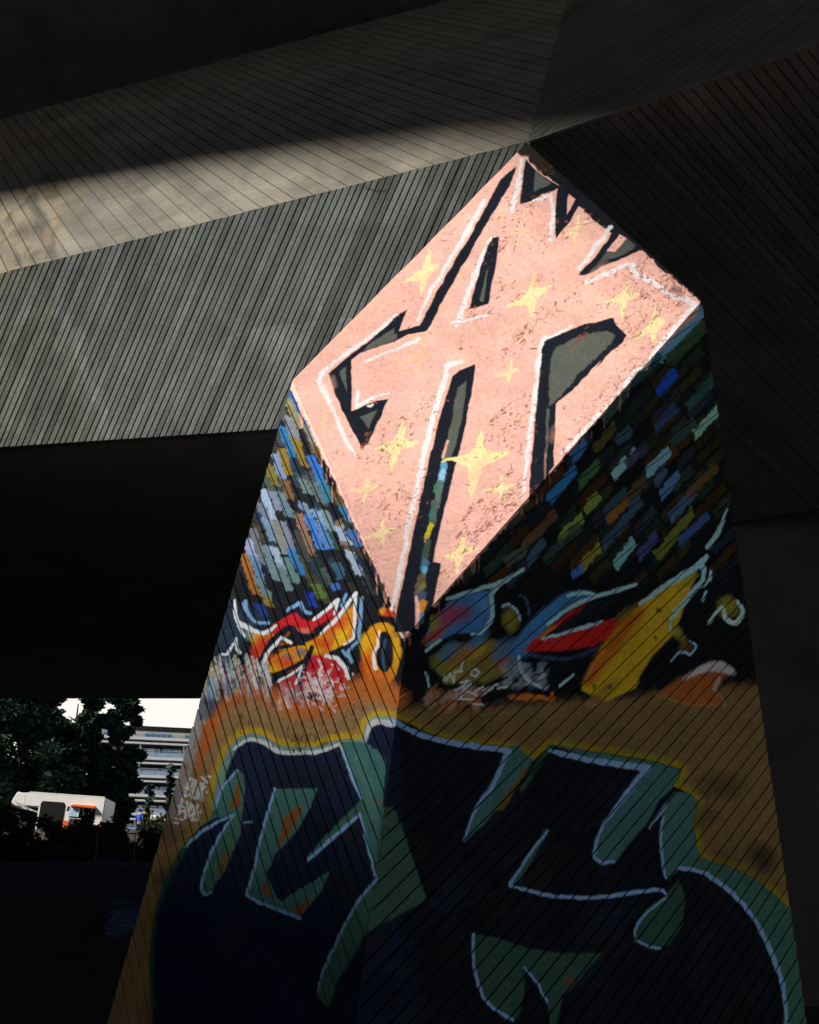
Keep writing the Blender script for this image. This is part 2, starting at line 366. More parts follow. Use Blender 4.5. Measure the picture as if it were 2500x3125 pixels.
    for c, rx, ry, col in [((905, 470), 26, 60, RED), ((850, 570), 26, 50, (.6, .08, .02)), ((1000, 400), 30, 40, ORG), ((640, 620), 60, 26, ORG), ((560, 700), 55, 26, (.55, .12, .02)), ((600, 660), 22, 16, (.10, .16, .22)), ((690, 630), 20, 18, (.14, .18, .2)), ((960, 500), 30, 40, (.78, .50, .02)), ((760, 590), 40, 20, (.76, .46, .02)), ((880, 520), 20, 24, ORG)]:
        blob(P('E', c)[0], rx, ry, col, .9, .3)
    poly(P('E', (740, 640), (850, 640), (960, 680), (1000, 800), (960, 900), (700, 900), (690, 780)), (.50, .02, .035), 12, .95)
    poly(P('E', (530, 830), (650, 770), (700, 740), (680, 860), (560, 900)), (.5, .04, .04), 8, .9)
    for c, rx, ry, col in [((940, 430), 34, 30, (.62, .05, .02)), ((600, 690), 46, 22, (.60, .06, .02)), ((800, 560), 30, 22, (.60, .08, .02)), ((1010, 500), 12, 40, (.64, .16, .02)), ((400, 620), 24, 40, (.58, .04, .02))]: blob(P('E', c)[0], rx, ry, col, .8, .3)
    stroke(P('E', (425, 690), (480, 590), (560, 505), (620, 470), (670, 520), (740, 530), (810, 490)), [16, 20, 24, 20, 26, 22, 10], BLK, 3)
    stroke(P('E', (480, 610), (580, 590), (700, 570)), 12, BLK, 3); stroke(P('E', (760, 600), (720, 690), (680, 780), (680, 830)), [16, 20, 24, 12], BLK, 3)
    stroke(P('E', (490, 790), (600, 740), (720, 680)), 13, BLK, 3); stroke(P('E', (900, 640), (960, 620), (1040, 590)), 26, BLK, 4)
    for pts, wd in [([(250, 285), (258, 380), (290, 440), (400, 492), (450, 500), (522, 455)], [7, 12, 14, 12, 13, 8]), ([(275, 450), (318, 522)], 7), ([(775, 412), (935, 282), (905, 378)], [9, 11, 7]), ([(820, 502), (930, 400), (1050, 235)], [8, 12, 9]), ([(1048, 240), (1035, 535), (970, 575)], [10, 9, 7]),
                    ([(425, 730), (480, 620), (560, 532)], [9, 11, 8]), ([(560, 532), (620, 567)], 9), ([(535, 822), (640, 762), (700, 712), (650, 835)], 7), ([(850, 650), (925, 665), (980, 730), (1003, 800)], [9, 13, 14, 11]), ([(255, 535), (265, 600), (285, 630)], 9), ([(165, 640), (200, 640), (240, 570)], 8)]:
        stroke(P('E', *pts), wd, WHT, 2.2, curve=len(pts) > 4)
    for pts in [[(325, 295), (345, 380), (400, 432), (470, 435)], [(310, 310), (330, 350)], [(600, 352), (682, 298)], [(682, 298), (712, 358), (752, 372)], [(982, 250), (958, 322)], [(1090, 268), (1078, 400), (1068, 560)], [(1062, 560), (1000, 620), (1020, 690)], [(960, 620), (1000, 660)]]:
        stroke(P('E', *pts), 10, (.20, .42, .75), 3, .85)
    # the round O and its flame
    o = P('E', (1215, 610))[0]
    poly([(o[0] + 60 * math.cos(a), o[1] + 84 * math.sin(a) * (1 if math.sin(a) < 0 else 1.35)) for a in np.linspace(0, 6.28, 30)], (.68, .30, .015), 5)
    for c, rx, ry, col in [((1110, 580), 18, 45, (.74, .44, .02)), ((1130, 700), 30, 50, (.62, .10, .015)), ((1320, 600), 16, 60, (.70, .42, .02)), ((1230, 470), 40, 18, (.72, .36, .02)), ((1330, 500), 20, 16, (.25, .16, .04)), ((1190, 780), 50, 40, (.60, .14, .02))]: blob(P('E', c)[0], rx, ry, col, .9)
    io = P('E', (1240, 625))[0]
    poly([(io[0] + 27 * math.cos(a), io[1] + 62 * math.sin(a)) for a in np.linspace(0, 6.28, 24)], BLK, 4)
    stroke(P('E', (1245, 540), (1225, 640), (1240, 740)), 7, (.05, .10, .22), 4, .8)
    stroke(P('E', (1205, 490), (1190, 590), (1168, 640), (1180, 730)), [6, 9, 10, 14], (.85, .80, .80), 2.5); stroke(P('E', (1320, 470), (1360, 530)), 8, (.7, .72, .75), 3, .8)
    # haze of orange above the tan, whites and blues smeared down the boards
    stroke(P('E', (-20, 1290), (60, 1130), (200, 960), (350, 890), (520, 930), (640, 1000), (780, 1010), (900, 970), (1050, 880), (1200, 870), (1330, 940)), [20, 26, 34, 46, 50, 54, 50, 56, 70, 80, 60], (.52, .15, .03), 34, .88)
    for k in range(240):
        x = random.uniform(20, 480); y = random.uniform(640, 860) + max(0, (140 - x)) * .9; L = random.uniform(30, 140)
        c = random.choice([(.70, .73, .80), (.62, .68, .78), (.20, .38, .62), (.30, .48, .68), (.05, .07, .12), (.5, .5, .55), (.45, .12, .08), (.5, .4, .15)])
        stroke(P('E', (x, y), (x + L * .22, y + L)), random.uniform(3, 9), c, 3, random.uniform(.3, .75), rag=8)
    for k in range(230):
        x, y = random.gauss(825, 62), random.gauss(835, 62)
        q = random.expovariate(1 / 22) + 3; b = 1.36 + random.gauss(0, .5) if random.random() < .6 else random.uniform(0, 6.28)
        stroke(P('E', (x, y), (x + q * math.cos(b), y + q * math.sin(b))), random.uniform(2, 6), random.choice([(.75, .72, .78), (.68, .6, .68), (.7, .45, .45)]), 2.5, .8, rag=6)
    for k in range(60):
        x, y = random.uniform(530, 720), random.uniform(820, 960); L = random.uniform(20, 70)
        stroke(P('E', (x, y), (x + L * .3, y + L)), random.uniform(3, 7), random.choice([(.68, .6, .64), (.45, .30, .4), (.5, .1, .06)]), 3, .6)
    stroke(P('E', (-60, 1230), (20, 1060), (40, 1010)), 40, (.40, .42, .50), 14, .8); stroke(P('N', (520, 2500), (560, 2380), (600, 2230)), [20, 36, 30], (.40, .41, .46), 12, .8)
    for p, rx, ry, c in [((612, 2220), 9, 17, (.36, .22, .04)), ((598, 2262), 7, 9, (.40, .2, .05)), ((592, 2280), 6, 8, (.2, .1, .05)), ((570, 2340), 9, 16, (.38, .24, .08))]: blob(p, rx, ry, c, .9, .3)
    stroke(P('N', (655, 2200), (640, 2250), (610, 2320), (600, 2350)), [34, 30, 18, 10], (.56, .15, .035), 14, .9)
    poly(P('E', (-5, 940), (60, 920), (140, 960), (120, 1060), (20, 1070)), (.04, .07, .14), 14, .7, rag=20)
    keep_ = CV.copy()
    # --- middle band, right face
    poly(P('F', (0, 470), (0, 390), (70, 300), (130, 230), (240, 190), (345, 180), (350, 250), (330, 330), (280, 395), (150, 405)), (.05, .17, .42), 8)
    for c, rx, ry, col in [((120, 310), 60, 32, (.38, .03, .05)), ((30, 420), 40, 24, (.30, .10, .03)), ((200, 300), 40, 26, (.20, .05, .12)), ((40, 350), 30, 30, (.25, .22, .03)), ((60, 400), 40, 16, (.4, .05, .03)), ((300, 240), 40, 40, (.08, .26, .58))]: blob(P('F', c)[0], rx, ry, col, .85, -.7)
    poly(P('F', (50, 520), (110, 470), (330, 430), (500, 480), (440, 600), (320, 660), (110, 660), (60, 600)), (.20, .16, .04), 16, .95)
    for c, rx, ry, col in [((120, 500), 50, 26, (.05, .16, .32)), ((260, 450), 60, 22, (.05, .17, .38)), ((200, 520), 50, 20, (.36, .12, .03)), ((270, 500), 40, 16, (.38, .26, .03)), ((330, 560), 50, 40, (.16, .10, .03)), ((430, 500), 60, 50, (.05, .16, .36)), ((140, 620), 40, 24, (.34, .3, .05)), ((340, 600), 50, 30, (.14, .17, .05)), ((400, 560), 34, 20, (.3, .06, .04)), ((60, 570), 20, 40, (.14, .18, .03))]: blob(P('F', c)[0], rx, ry, col, .85, -.7)
    stroke(P('F', (500, 480), (580, 370), (700, 250), (780, 205), (880, 195)), [60, 50, 40, 30, 10], (.05, .19, .44), 12, .95)
    poly(P('F', (515, 500), (560, 440), (650, 380), (760, 290), (850, 240), (760, 330), (620, 430), (800, 380), (930, 340), (1060, 305), (960, 430), (860, 470), (700, 495)), (.42, .018, .02), 6)
    blob(P('F', (640, 400))[0], 40, 14, (.5, .2, .03), .7, -.6)
    stroke(P('F', (640, 420), (750, 350), (900, 260), (1000, 240)), [10, 22, 26, 8], BLK, 4); stroke(P('F', (560, 520), (750, 535), (900, 480)), 10, (.03, .06, .13), 5, .8)
    poly(P('F', (815, 700), (850, 600), (950, 440), (1050, 320), (1130, 255), (1310, 135), (1425, 80), (1380, 190), (1345, 310), (1290, 420), (1200, 510), (1140, 600), (1100, 690), (950, 760)), (.50, .35, .02), 8)
    poly(P('F', (825, 670), (870, 570), (960, 430), (1060, 310), (1140, 260), (1160, 290), (1060, 420), (960, 560), (880, 680)), (.40, .11, .015), 24, .95)
    for c, rx, ry, col in [((1370, 130), 50, 16, (.26, .28, .03)), ((1050, 300), 60, 16, (.16, .12, .02)), ((1310, 380), 20, 60, (.28, .28, .03)), ((940, 710), 70, 26, (.24, .15, .03)), ((1225, 280), 8, 16, (.05, .04, .02)), ((1205, 430), 9, 10, (.05, .04, .02)), ((885, 680), 10, 7, (.03, .03, .02)), ((965, 680), 12, 8, (.03, .03, .02))]: blob(P('F', c)[0], rx, ry, col, .85, -.7)
    for pts, wd in [([(110, 222), (180, 200), (270, 170), (400, 130), (510, 65)], [8, 13, 12, 14, 10]), ([(385, 145), (345, 200), (350, 310), (290, 400)], [14, 15, 14, 9]), ([(290, 404), (243, 405)], 7), ([(0, 495), (75, 438)], 9), ([(405, 262), (435, 250), (480, 285), (490, 330)], 9),
                    ([(640, 360), (740, 280), (880, 215), (1110, 145)], [9, 13, 13, 10]), ([(745, 205), (820, 185), (900, 198)], [9, 13, 7]), ([(615, 430), (720, 405), (925, 340)], 10), ([(1125, 250), (1250, 160), (1400, 65), (1475, 0)], [8, 16, 20, 15]), ([(1455, 45), (1455, 120), (1390, 200), (1300, 310), (1288, 330)], [16, 14, 16, 13, 8]), ([(1288, 350), (1285, 390)], 5),
                    ([(1500, 75), (1492, 120), (1462, 160)], [8, 10, 5]), ([(1478, 180), (1455, 230)], 7), ([(490, 522), (500, 590), (540, 650), (610, 685)], [9, 12, 11, 8]), ([(705, 680), (775, 622)], 9), ([(0, 610), (18, 680)], 8)]:
        stroke(P('F', *pts), wd, PALE, 2.2, curve=len(pts) > 3, rag=4)
    stroke(P('D', (1640, 1230), (1700, 1140), (1770, 985)), [16, 15, 6], PALE, 2.5)
    blob(P('F', (445, 330))[0], 30, 46, (.22, .21, .03), .85); stroke(P('F', (500, 200), (530, 230), (545, 300)), 9, (.04, .10, .22), 4, .7)
    blob(P('F', (1590, 260))[0], 42, 36, (.28, .25, .03), .9); stroke(P('F', (1490, 345), (1520, 300), (1560, 265), (1580, 325), (1630, 345), (1668, 285), (1640, 232)), [8, 11, 12, 13, 15, 14, 9], (.42, .62, .80), 2.4)
    blob(P('F', (1365, 475))[0], 22, 18, (.14, .08, .02), .9); stroke(P('F', (1290, 552), (1345, 500), (1395, 512), (1420, 472), (1390, 442)), [5, 9, 10, 9, 6], (.24, .40, .60), 2.4)
    poly(P('F', (1210, 720), (1350, 630), (1480, 580), (1560, 590), (1600, 610), (1510, 690), (1570, 770), (1400, 780)), (.32, .10, .025), 16, .95)
    stroke(P('F', (1360, 640), (1470, 585), (1550, 580), (1610, 605)), [6, 26, 34, 22], (.50, .50, .52), 8, .9); stroke(P('F', (1540, 640), (1520, 690)), 12, (.42, .36, .36), 6, .8)
    blob(P('F', (520, 740))[0], 60, 14, (.45, .12, .02), .8); stroke(P('F', (455, 745), (570, 735), (655, 750), (665, 720)), 13, (.48, .15, .02), 4, .9)
    for k in range(80): blob(P('F', (random.uniform(400, 640), random.uniform(560, 690)))[0], random.uniform(6, 22), random.uniform(4, 12), random.choice([(.30, .40, .52), (.45, .5, .56), (.10, .2, .36)]), .4, -.7)
    for k in range(60): blob(P('F', (random.uniform(0, 300), random.uniform(690, 800)))[0], random.uniform(8, 30), random.uniform(5, 14), random.choice([(.42, .13, .04), (.36, .22, .12), (.40, .30, .30)]), .5, -.7)
    for pts in [[(195, 548), (180, 595), (150, 610), (190, 600)], [(125, 610), (110, 650)], [(125, 612), (150, 660), (150, 610)], [(240, 600), (262, 590), (278, 608), (262, 630), (240, 622), (240, 600)], [(150, 705), (230, 655), (180, 660)], [(215, 650), (180, 740)], [(240, 670), (200, 700), (270, 730)], [(300, 680), (250, 720)], [(300, 700), (380, 670)], [(290, 730), (350, 690)], [(100, 620), (95, 650)], [(380, 690), (430, 680)], [(160, 745), (250, 750)], [(240, 770), (300, 780)]]:
        stroke(P('F', *pts), 6, (.50, .62, .66), 2, .85, curve=False)
    dlt = np.abs(CV - keep_).sum(-1, keepdims=True) > .004
    CV[:] = np.where(dlt, np.minimum(.92, CV * 1.55), CV)
    # --- lower lettering: black bodies, pale edge, teal shading, yellow halo
    up = P('G', (112, 1330), (100, 1100), (122, 850), (182, 660), (252, 520), (335, 415), (432, 330), (442, 220)) + P('E', (125, 1600), (135, 1480), (185, 1330), (245, 1225), (340, 1160), (420, 1172), (520, 1232), (600, 1250), (750, 1255), (900, 1210), (1000, 1195), (1090, 1215), (1115, 1120), (1160, 1065), (1220, 1050), (1290, 1060))
    upr = [(1204, 2193), (1250, 2208)] + P('H', (0, 48), (110, 85), (300, 108), (430, 142), (470, 178), (545, 105), (700, 128), (850, 152), (1000, 178), (1125, 212), (1085, 290), (1150, 312), (1190, 355), (1172, 430), (1182, 520), (1205, 602), (1330, 640), (1450, 700), (1560, 790), (1640, 890), (1690, 1100), (1710, 1400))
    body = up + upr + [(2490, 3200), (460, 3200)]
    stroke(up[7:], 40, YEL, 16, .95, curve=True); stroke(up[:8], 26, (.34, .27, .03), 16, .75, curve=True); stroke(upr, 34, (.40, .33, .02), 20, .9, curve=True)
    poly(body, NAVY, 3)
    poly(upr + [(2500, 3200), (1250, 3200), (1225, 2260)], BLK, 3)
    blob((760, 2420), 120, 190, (.02, .035, .085), .6)
    for k in range(90):        # uneven coverage and ghosts of older tags under the black
        x, y = random.uniform(450, 2350), random.uniform(2350, 3150)
        blob((x, y), random.uniform(30, 130), random.uniform(30, 110), random.choice([(.016, .02, .035), (.020, .028, .05), (.008, .010, .014), (.024, .024, .024)]), .5)
    for k in range(26):
        x, y = random.uniform(500, 2200), random.uniform(2420, 3050); pts = [(x, y)]
        for q in range(4): pts.append((pts[-1][0] + random.uniform(-70, 70), pts[-1][1] + random.uniform(-60, 60)))
        stroke(pts, random.uniform(4, 9), (.020, .034, .07), 6, .55, rag=8)
    stroke(P('G', (112, 1330), (108, 1100), (132, 850), (195, 655), (290, 490), (345, 430)), 16, (.04, .10, .10), 8, .9)
    stroke(P('E', (130, 1650), (150, 1500), (200, 1340), (250, 1245), (340, 1182), (430, 1196), (530, 1258), (640, 1272), (800, 1266), (930, 1228), (1090, 1222)), 22, (.22, .38, .34), 5, .95)
    stroke(P('E', (1100, 1210), (1130, 1125), (1165, 1075), (1220, 1062), (1290, 1075)), 20, (.30, .42, .36), 5)
    stroke(P('E', (245, 1262), (340, 1202), (430, 1216), (540, 1280), (640, 1294), (800, 1280), (945, 1232)), [8, 12, 13, 13, 12, 12, 10], WHT, 2.5)
    stroke(P('E', (1110, 1200), (1135, 1125), (1170, 1092), (1220, 1085), (1290, 1102)), [8, 14, 17, 17, 18], (.62, .70, .78), 3)
    # teal bodies
    poly(P('E', (950, 1222), (1085, 1215), (1150, 1240), (1190, 1315), (1228, 1320), (1246, 1375), (1235, 1500), (1226, 1600), (1222, 1740), (1125, 1740), (1080, 1590), (1010, 1400)), TEAL, 3)
    poly(P('G', (1120, 0), (1180, -60), (1300, -20), (1338, 40), (1335, 140), (1320, 250), (1292, 560), (1276, 605), (1218, 340), (1208, 235)), TEAL, 3)
    stroke(P('E', (1050, 1300), (1130, 1500), (1150, 1700)), 30, (.13, .30, .26), 12, .5)
    poly(P('G', (1212, 240), (1060, 400), (925, 545), (930, 565), (1200, 325), (1230, 330)), (.06, .18, .15), 4)
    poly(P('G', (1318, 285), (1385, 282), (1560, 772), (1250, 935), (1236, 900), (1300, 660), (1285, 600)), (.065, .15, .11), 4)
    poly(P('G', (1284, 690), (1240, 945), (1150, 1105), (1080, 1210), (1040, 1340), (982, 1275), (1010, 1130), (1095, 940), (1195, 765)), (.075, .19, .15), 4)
    poly(P('G', (450, 285), (480, 180), (560, 86), (596, 112), (601, 210), (586, 310), (550, 318), (432, 345), (350, 400), (440, 320)), TEAL, 3)
    poly(P('G', (550, 320), (586, 310), (575, 420), (540, 510), (482, 640), (430, 720), (390, 748), (372, 720), (380, 640), (420, 520), (480, 400)), (.075, .21, .17), 3)
    poly(P('G', (575, 128), (585, 280), (513, 290)), BRN, 5); poly(P('G', (530, 480), (505, 590), (440, 672), (470, 560)), BRN, 7, .8)
    poly(P('G', (757, 185), (985, 185), (940, 290), (870, 410), (752, 545), (742, 590), (708, 632), (768, 755), (790, 780), (1056, 608), (990, 740), (890, 865), (610, 752), (640, 640), (690, 420), (742, 250)), TEAL, 3)
    poly(P('G', (870, 280), (912, 275), (830, 430), (768, 495), (800, 350)), BRN, 7); poly(P('G', (698, 680), (722, 688), (750, 755), (685, 740)), BRN, 6); poly(P('G', (970, 740), (900, 850), (850, 825)), BRN, 7)
    blob(P('G', (1300, 250))[0], 12, 8, (.3, .1, .03), .7)
    for pts, wd in [([(757, 185), (690, 420), (640, 640), (608, 745)], 8), ([(608, 745), (690, 792), (890, 865)], 10), ([(290, 490), (350, 430), (450, 365), (548, 320)], [8, 10, 9, 5]), ([(548, 320), (480, 410), (410, 560), (373, 690), (390, 742), (425, 728)], [5, 7, 8, 9, 9, 5]), ([(450, 285), (482, 180), (560, 88)], [5, 8, 6]),
                    ([(930, 563), (1060, 450), (1205, 318)], [10, 12, 9]), ([(1205, 318), (1245, 480), (1292, 662)], [7, 8, 6]), ([(1292, 665), (1200, 775), (1105, 945), (1020, 1130), (985, 1250)], [8, 9, 8, 7, 4]), ([(595, 365), (635, 357)], 4)]:
        stroke(P('G', *pts), wd, PALE, 2.2, curve=len(pts) > 2, rag=3)
    stroke(P('E', (950, 1238), (1010, 1400), (1082, 1590)), [9, 8, 7], (.55, .68, .82), 2.4); stroke(P('G', (1118, -5), (1165, 120), (1212, 238)), [7, 9, 7], PALE, 2.4)
    # right face lettering
    poly(P('H', (345, 150), (365, 115), (400, 108), (468, 168), (430, 230), (350, 340), (250, 460), (170, 530), (240, 350)), TEAL, 4)
    poly(P('H', (430, 215), (455, 200), (340, 390), (298, 398)), (.22, .14, .02), 6, .9)
    poly(P('H', (545, 105), (700, 130), (1000, 182), (1118, 214), (1085, 290), (1020, 350), (975, 440), (900, 530), (830, 615), (760, 628), (738, 590), (785, 445), (900, 290), (985, 205), (760, 170)), TEAL, 4)
    stroke(P('H', (545, 112), (480, 210), (420, 300)), 14, (.06, .13, .07), 8, .8)
    poly(P('H', (1045, 375), (1090, 312), (1150, 312), (1190, 355), (1172, 430), (1182, 520), (1205, 602), (1120, 640), (1060, 700), (1036, 600), (1030, 480)), TEAL, 4)
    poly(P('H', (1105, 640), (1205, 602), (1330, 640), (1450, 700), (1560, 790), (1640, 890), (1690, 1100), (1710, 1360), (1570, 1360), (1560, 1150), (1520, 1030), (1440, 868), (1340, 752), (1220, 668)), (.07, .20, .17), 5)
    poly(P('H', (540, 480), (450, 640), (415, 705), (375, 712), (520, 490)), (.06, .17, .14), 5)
    poly(P('H', (1055, 765), (1110, 700), (1140, 785), (1122, 900), (1062, 982), (990, 1002), (918, 960), (915, 900), (965, 825)), (.045, .12, .095), 4)  # teal darkened: light falling off downward is put into the paint
    poly(P('H', (205, 935), (300, 950), (450, 1000), (620, 1020), (775, 1020), (700, 1100), (640, 1170), (600, 1210), (570, 1340), (545, 1340), (530, 1230), (490, 1150), (432, 1080), (432, 1200), (400, 1305), (350, 1315), (262, 1230), (222, 1080)), (.05, .125, .10), 4)  # same teal, dimmed in colour for the weaker light low down
    blob(P('H', (630, 1140))[0], 26, 16, (.2, .09, .04), .7)
    for pts, wd in [([(-140, 2), (-70, 40), (0, 68), (110, 97), (230, 113), (365, 134)], [17, 17, 16, 18, 17, 15]), ([(365, 134), (340, 175), (290, 290), (240, 350), (200, 430), (168, 528)], [16, 15, 14, 10, 9, 6]), ([(545, 130), (650, 158), (780, 183), (975, 208)], [12, 18, 18, 20]), ([(975, 208), (930, 255), (830, 385), (778, 450)], [20, 20, 14, 6]), ([(778, 455), (750, 520), (738, 592)], [9, 10, 9]), ([(738, 600), (775, 625), (825, 618)], [8, 9, 7]),
                    ([(978, 472), (1052, 372)], [6, 11]), ([(1045, 420), (1030, 500), (1034, 600), (1056, 692)], [7, 8, 9, 6]), ([(530, 480), (430, 620), (368, 716)], [9, 8, 9]), ([(370, 722), (430, 740), (550, 768), (740, 775), (900, 756), (1020, 742), (1055, 757)], [10, 11, 11, 11, 12, 12, 8]), ([(1055, 775), (960, 850), (920, 912), (918, 945)], [6, 7, 8, 6]), ([(925, 965), (980, 993), (1025, 995)], 8),
                    ([(1112, 645), (1220, 670), (1340, 755), (1440, 868), (1520, 1030), (1562, 1150), (1585, 1340)], [11, 13, 13, 13, 16, 14, 8]), ([(205, 935), (210, 1060), (235, 1170), (282, 1250), (378, 1312)], [9, 9, 9, 9, 11]), ([(432, 1082), (490, 1150), (530, 1235)], [5, 8, 6])]:
        stroke(P('H', *pts), wd, PALE, 2.4, curve=len(pts) > 3, rag=4)
    # --- small tag at the left edge of the pier
    for pts in [[(1330, 230), (1260, 450), (1210, 600)], [(1330, 230), (1410, 270), (1370, 390), (1290, 445)], [(1290, 445), (1350, 470), (1335, 560), (1210, 605)], [(1470, 265), (1400, 480), (1360, 630), (1445, 645)], [(1545, 330), (1460, 620)], [(1600, 340), (1500, 660)], [(1640, 400), (1560, 490), (1582, 690)], [(1570, 210), (1690, 320)], [(1670, 190), (1740, 205)],
                [(1180, 650), (1090, 975)], [(1180, 650), (1240, 745)], [(1150, 815), (1230, 822)], [(1090, 970), (1150, 905), (1220, 900)], [(1280, 720), (1240, 900), (1230, 1050)], [(1350, 740), (1230, 1040)], [(1390, 780), (1310, 900), (1300, 1030), (1380, 970), (1420, 840), (1390, 780)], [(1495, 780), (1420, 950), (1370, 1090)], [(1370, 1070), (1490, 1080), (1480, 940)],
                [(1232, 420), (1236, 432)], [(1668, 515), (1673, 525)], [(1090, 795), (1092, 805)], [(1545, 912), (1552, 920)], [(1040, 1050), (1180, 1080)], [(1015, 1140), (1100, 1150)]]:
        stroke(P('J', *pts), 6.6, (.82, .88, .94), 1.6, .95, wob=.3, curve=False)
    # --- the pink facet
    poly([(1596, 440), (1612, 492), (1690, 560), (1830, 690), (1960, 770), (2138, 925), (2128, 962), (1985, 1095), (1700, 1425), (1610, 1532), (1395, 1772), (1244, 1942), (1204, 1858), (884, 1176), (880, 1150)], PINK, 3.5, 1, 1.4, rag=12)
    poly([(1540, 430), (1660, 430), (1700, 540), (1640, 520), (1612, 478), (1588, 478)], (.03, .027, .02), 6)
    for k in range(60):        # drips and spatter under the facet's edges
        t = random.random(); s_ = random.random() < .65
        x, y = ((1243 + (2142 - 1243) * t, 1938 + (920 - 1938) * t) if s_ else (1243 + (893 - 1243) * t, 1938 + (1163 - 1938) * t))
        if s_ and t > .75: continue
        L = random.uniform(6, 60); dx = random.uniform(-4, 4) - (0 if s_ else random.uniform(2, 14)); y += random.uniform(-8, 14)
        stroke([(x + dx, y), (x + dx + random.uniform(-2, 2), y + L)], random.uniform(2, 5), (.62, .32, .25), 2, random.uniform(.4, .95))
    def in_kite(x, y):
        s_ = None
        for i in range(4):
            a, b = kite[i], kite[(i + 1) % 4]; cr = (b[0] - a[0]) * (y - a[1]) - (b[1] - a[1]) * (x - a[0])
            if s_ is None: s_ = cr > 0
            elif (cr > 0) != s_: return False
        return True
    # shade of older paint inside the pink
    for k in range(40):
        u, v = random.random(), random.random()
        x = 1100 + 900 * u; y = 700 + 900 * v
        if not all(in_kite(x + a, y + b) for a, b in ((-80, 0), (80, 0), (0, 60), (0, -60))): continue
        blob((x, y), random.uniform(40, 80), random.uniform(30, 60), random.choice([(.90, .54, .43), (.84, .47, .46), (.92, .57, .47)]), .35)
    def nk(*tagged):
        o = []
        for v, pts in tagged: o += P(v, *pts)
        return o
    # black letters
    poly(nk(('A', [(1570, 322), (1672, 235), (1650, 320), (1560, 480), (1420, 710), (1235, 1040), (1088, 1318), (950, 1350), (880, 1382), (650, 1465), (587, 1507)]), ('C', [(806, 335), (910, 290), (1045, 250), (1010, 340), (910, 560), (870, 585), (830, 500), (740, 330), (680, 180), (650, 92)]), ('A', [(500, 1550), (575, 1478), (700, 1388), (880, 1230), (905, 1198), (955, 1178), (925, 1240), (903, 1318), (960, 1300), (1040, 1280), (1200, 970), (1370, 690), (1460, 520)])), BLK, 2.2)
    poly(P('A', (655, 1465), (700, 1410), (870, 1300), (868, 1345), (890, 1340), (885, 1370), (760, 1425)), GREY, 2.5)
    poly(P('C', (725, 82), (768, 42), (772, 210)), GREY, 2.5); poly(P('C', (858, 382), (975, 325), (915, 455)), GREY, 2.5)
    poly(P('A', (1512, 704), (1558, 704), (1540, 870), (1512, 1010), (1490, 1142), (1410, 1168), (1363, 1177), (1390, 1060), (1450, 850), (1495, 745)), BLK, 2.2)
    stroke(P('A', (1478, 925), (1445, 1115)), [4, 14], GREY, 2.5)
    poly(P('B', (437, 188), (500, 255), (600, 330), (720, 405), (712, 555), (768, 455), (797, 482), (740, 590), (690, 650), (640, 718), (632, 600), (650, 385), (560, 420), (465, 466), (400, 487), (410, 380), (430, 250)), BLK, 2.2)
    poly(P('B', (725, 417), (768, 452), (713, 556)), PINK, 2); poly(P('B', (505, 258), (608, 350), (540, 380), (490, 408)), (.11, .12, .115), 4)
    poly(P('B', (1015, 655), (1062, 672), (1165, 745), (1205, 782), (1080, 842), (960, 890), (870, 940), (790, 960), (800, 930), (900, 830), (985, 715)), BLK, 2.4)
    poly(P('B', (1060, 684), (1106, 716), (1025, 800), (968, 796)), PINK, 2.4); poly(P('B', (1106, 716), (1162, 752), (1150, 780), (1050, 830), (905, 880), (970, 800), (1025, 800)), (.09, .10, .095), 4)
    poly(nk(('B', [(560, 1385), (700, 1330), (830, 1275), (900, 1262), (1015, 1233), (1035, 1280), (1107, 1345), (1075, 1400), (980, 1480), (900, 1570)]), ('D', [(930, 10), (830, 115), (740, 205), (640, 292), (634, 450), (625, 700), (600, 735), (575, 800), (540, 860), (460, 925), (465, 800), (500, 400), (540, 0)]), ('B', [(545, 1480)])), BLK, 2.2)
    poly(nk(('B', [(610, 1480), (645, 1425), (760, 1370), (900, 1328), (975, 1315), (1030, 1345), (1000, 1410), (900, 1500), (800, 1590)]), ('D', [(740, 160), (650, 260), (592, 305), (596, 130)])), GREY, 4, rag=8)
    stroke(P('D', (588, 330), (580, 480), (572, 640)), [10, 6, 8], GREY, 3, .9); stroke(P('D', (572, 620), (566, 780)), 6, (.5, .28, .2), 3, .6)
    poly(nk(('C', [(1465, 110), (1520, 70), (1622, 27), (1592, 230), (1545, 480), (1480, 720), (1430, 930), (1375, 1150), (1342, 1332), (1392, 1340), (1385, 1400), (1360, 1500), (1335, 1640), (1300, 1790), (1250, 1790), (1205, 1790), (1085, 1790), (1110, 1600), (1150, 1420), (1190, 1230), (1250, 960), (1310, 680), (1380, 400), (1440, 200)])), BLK, 2.2)
    poly(P('C', (1500, 182), (1560, 140), (1542, 330), (1490, 560), (1455, 640), (1400, 660), (1425, 560), (1465, 380)), GREY, 3)
    stroke(P('C', (1435, 540), (1405, 645)), 8, (.70, .40, .33), 2.5)
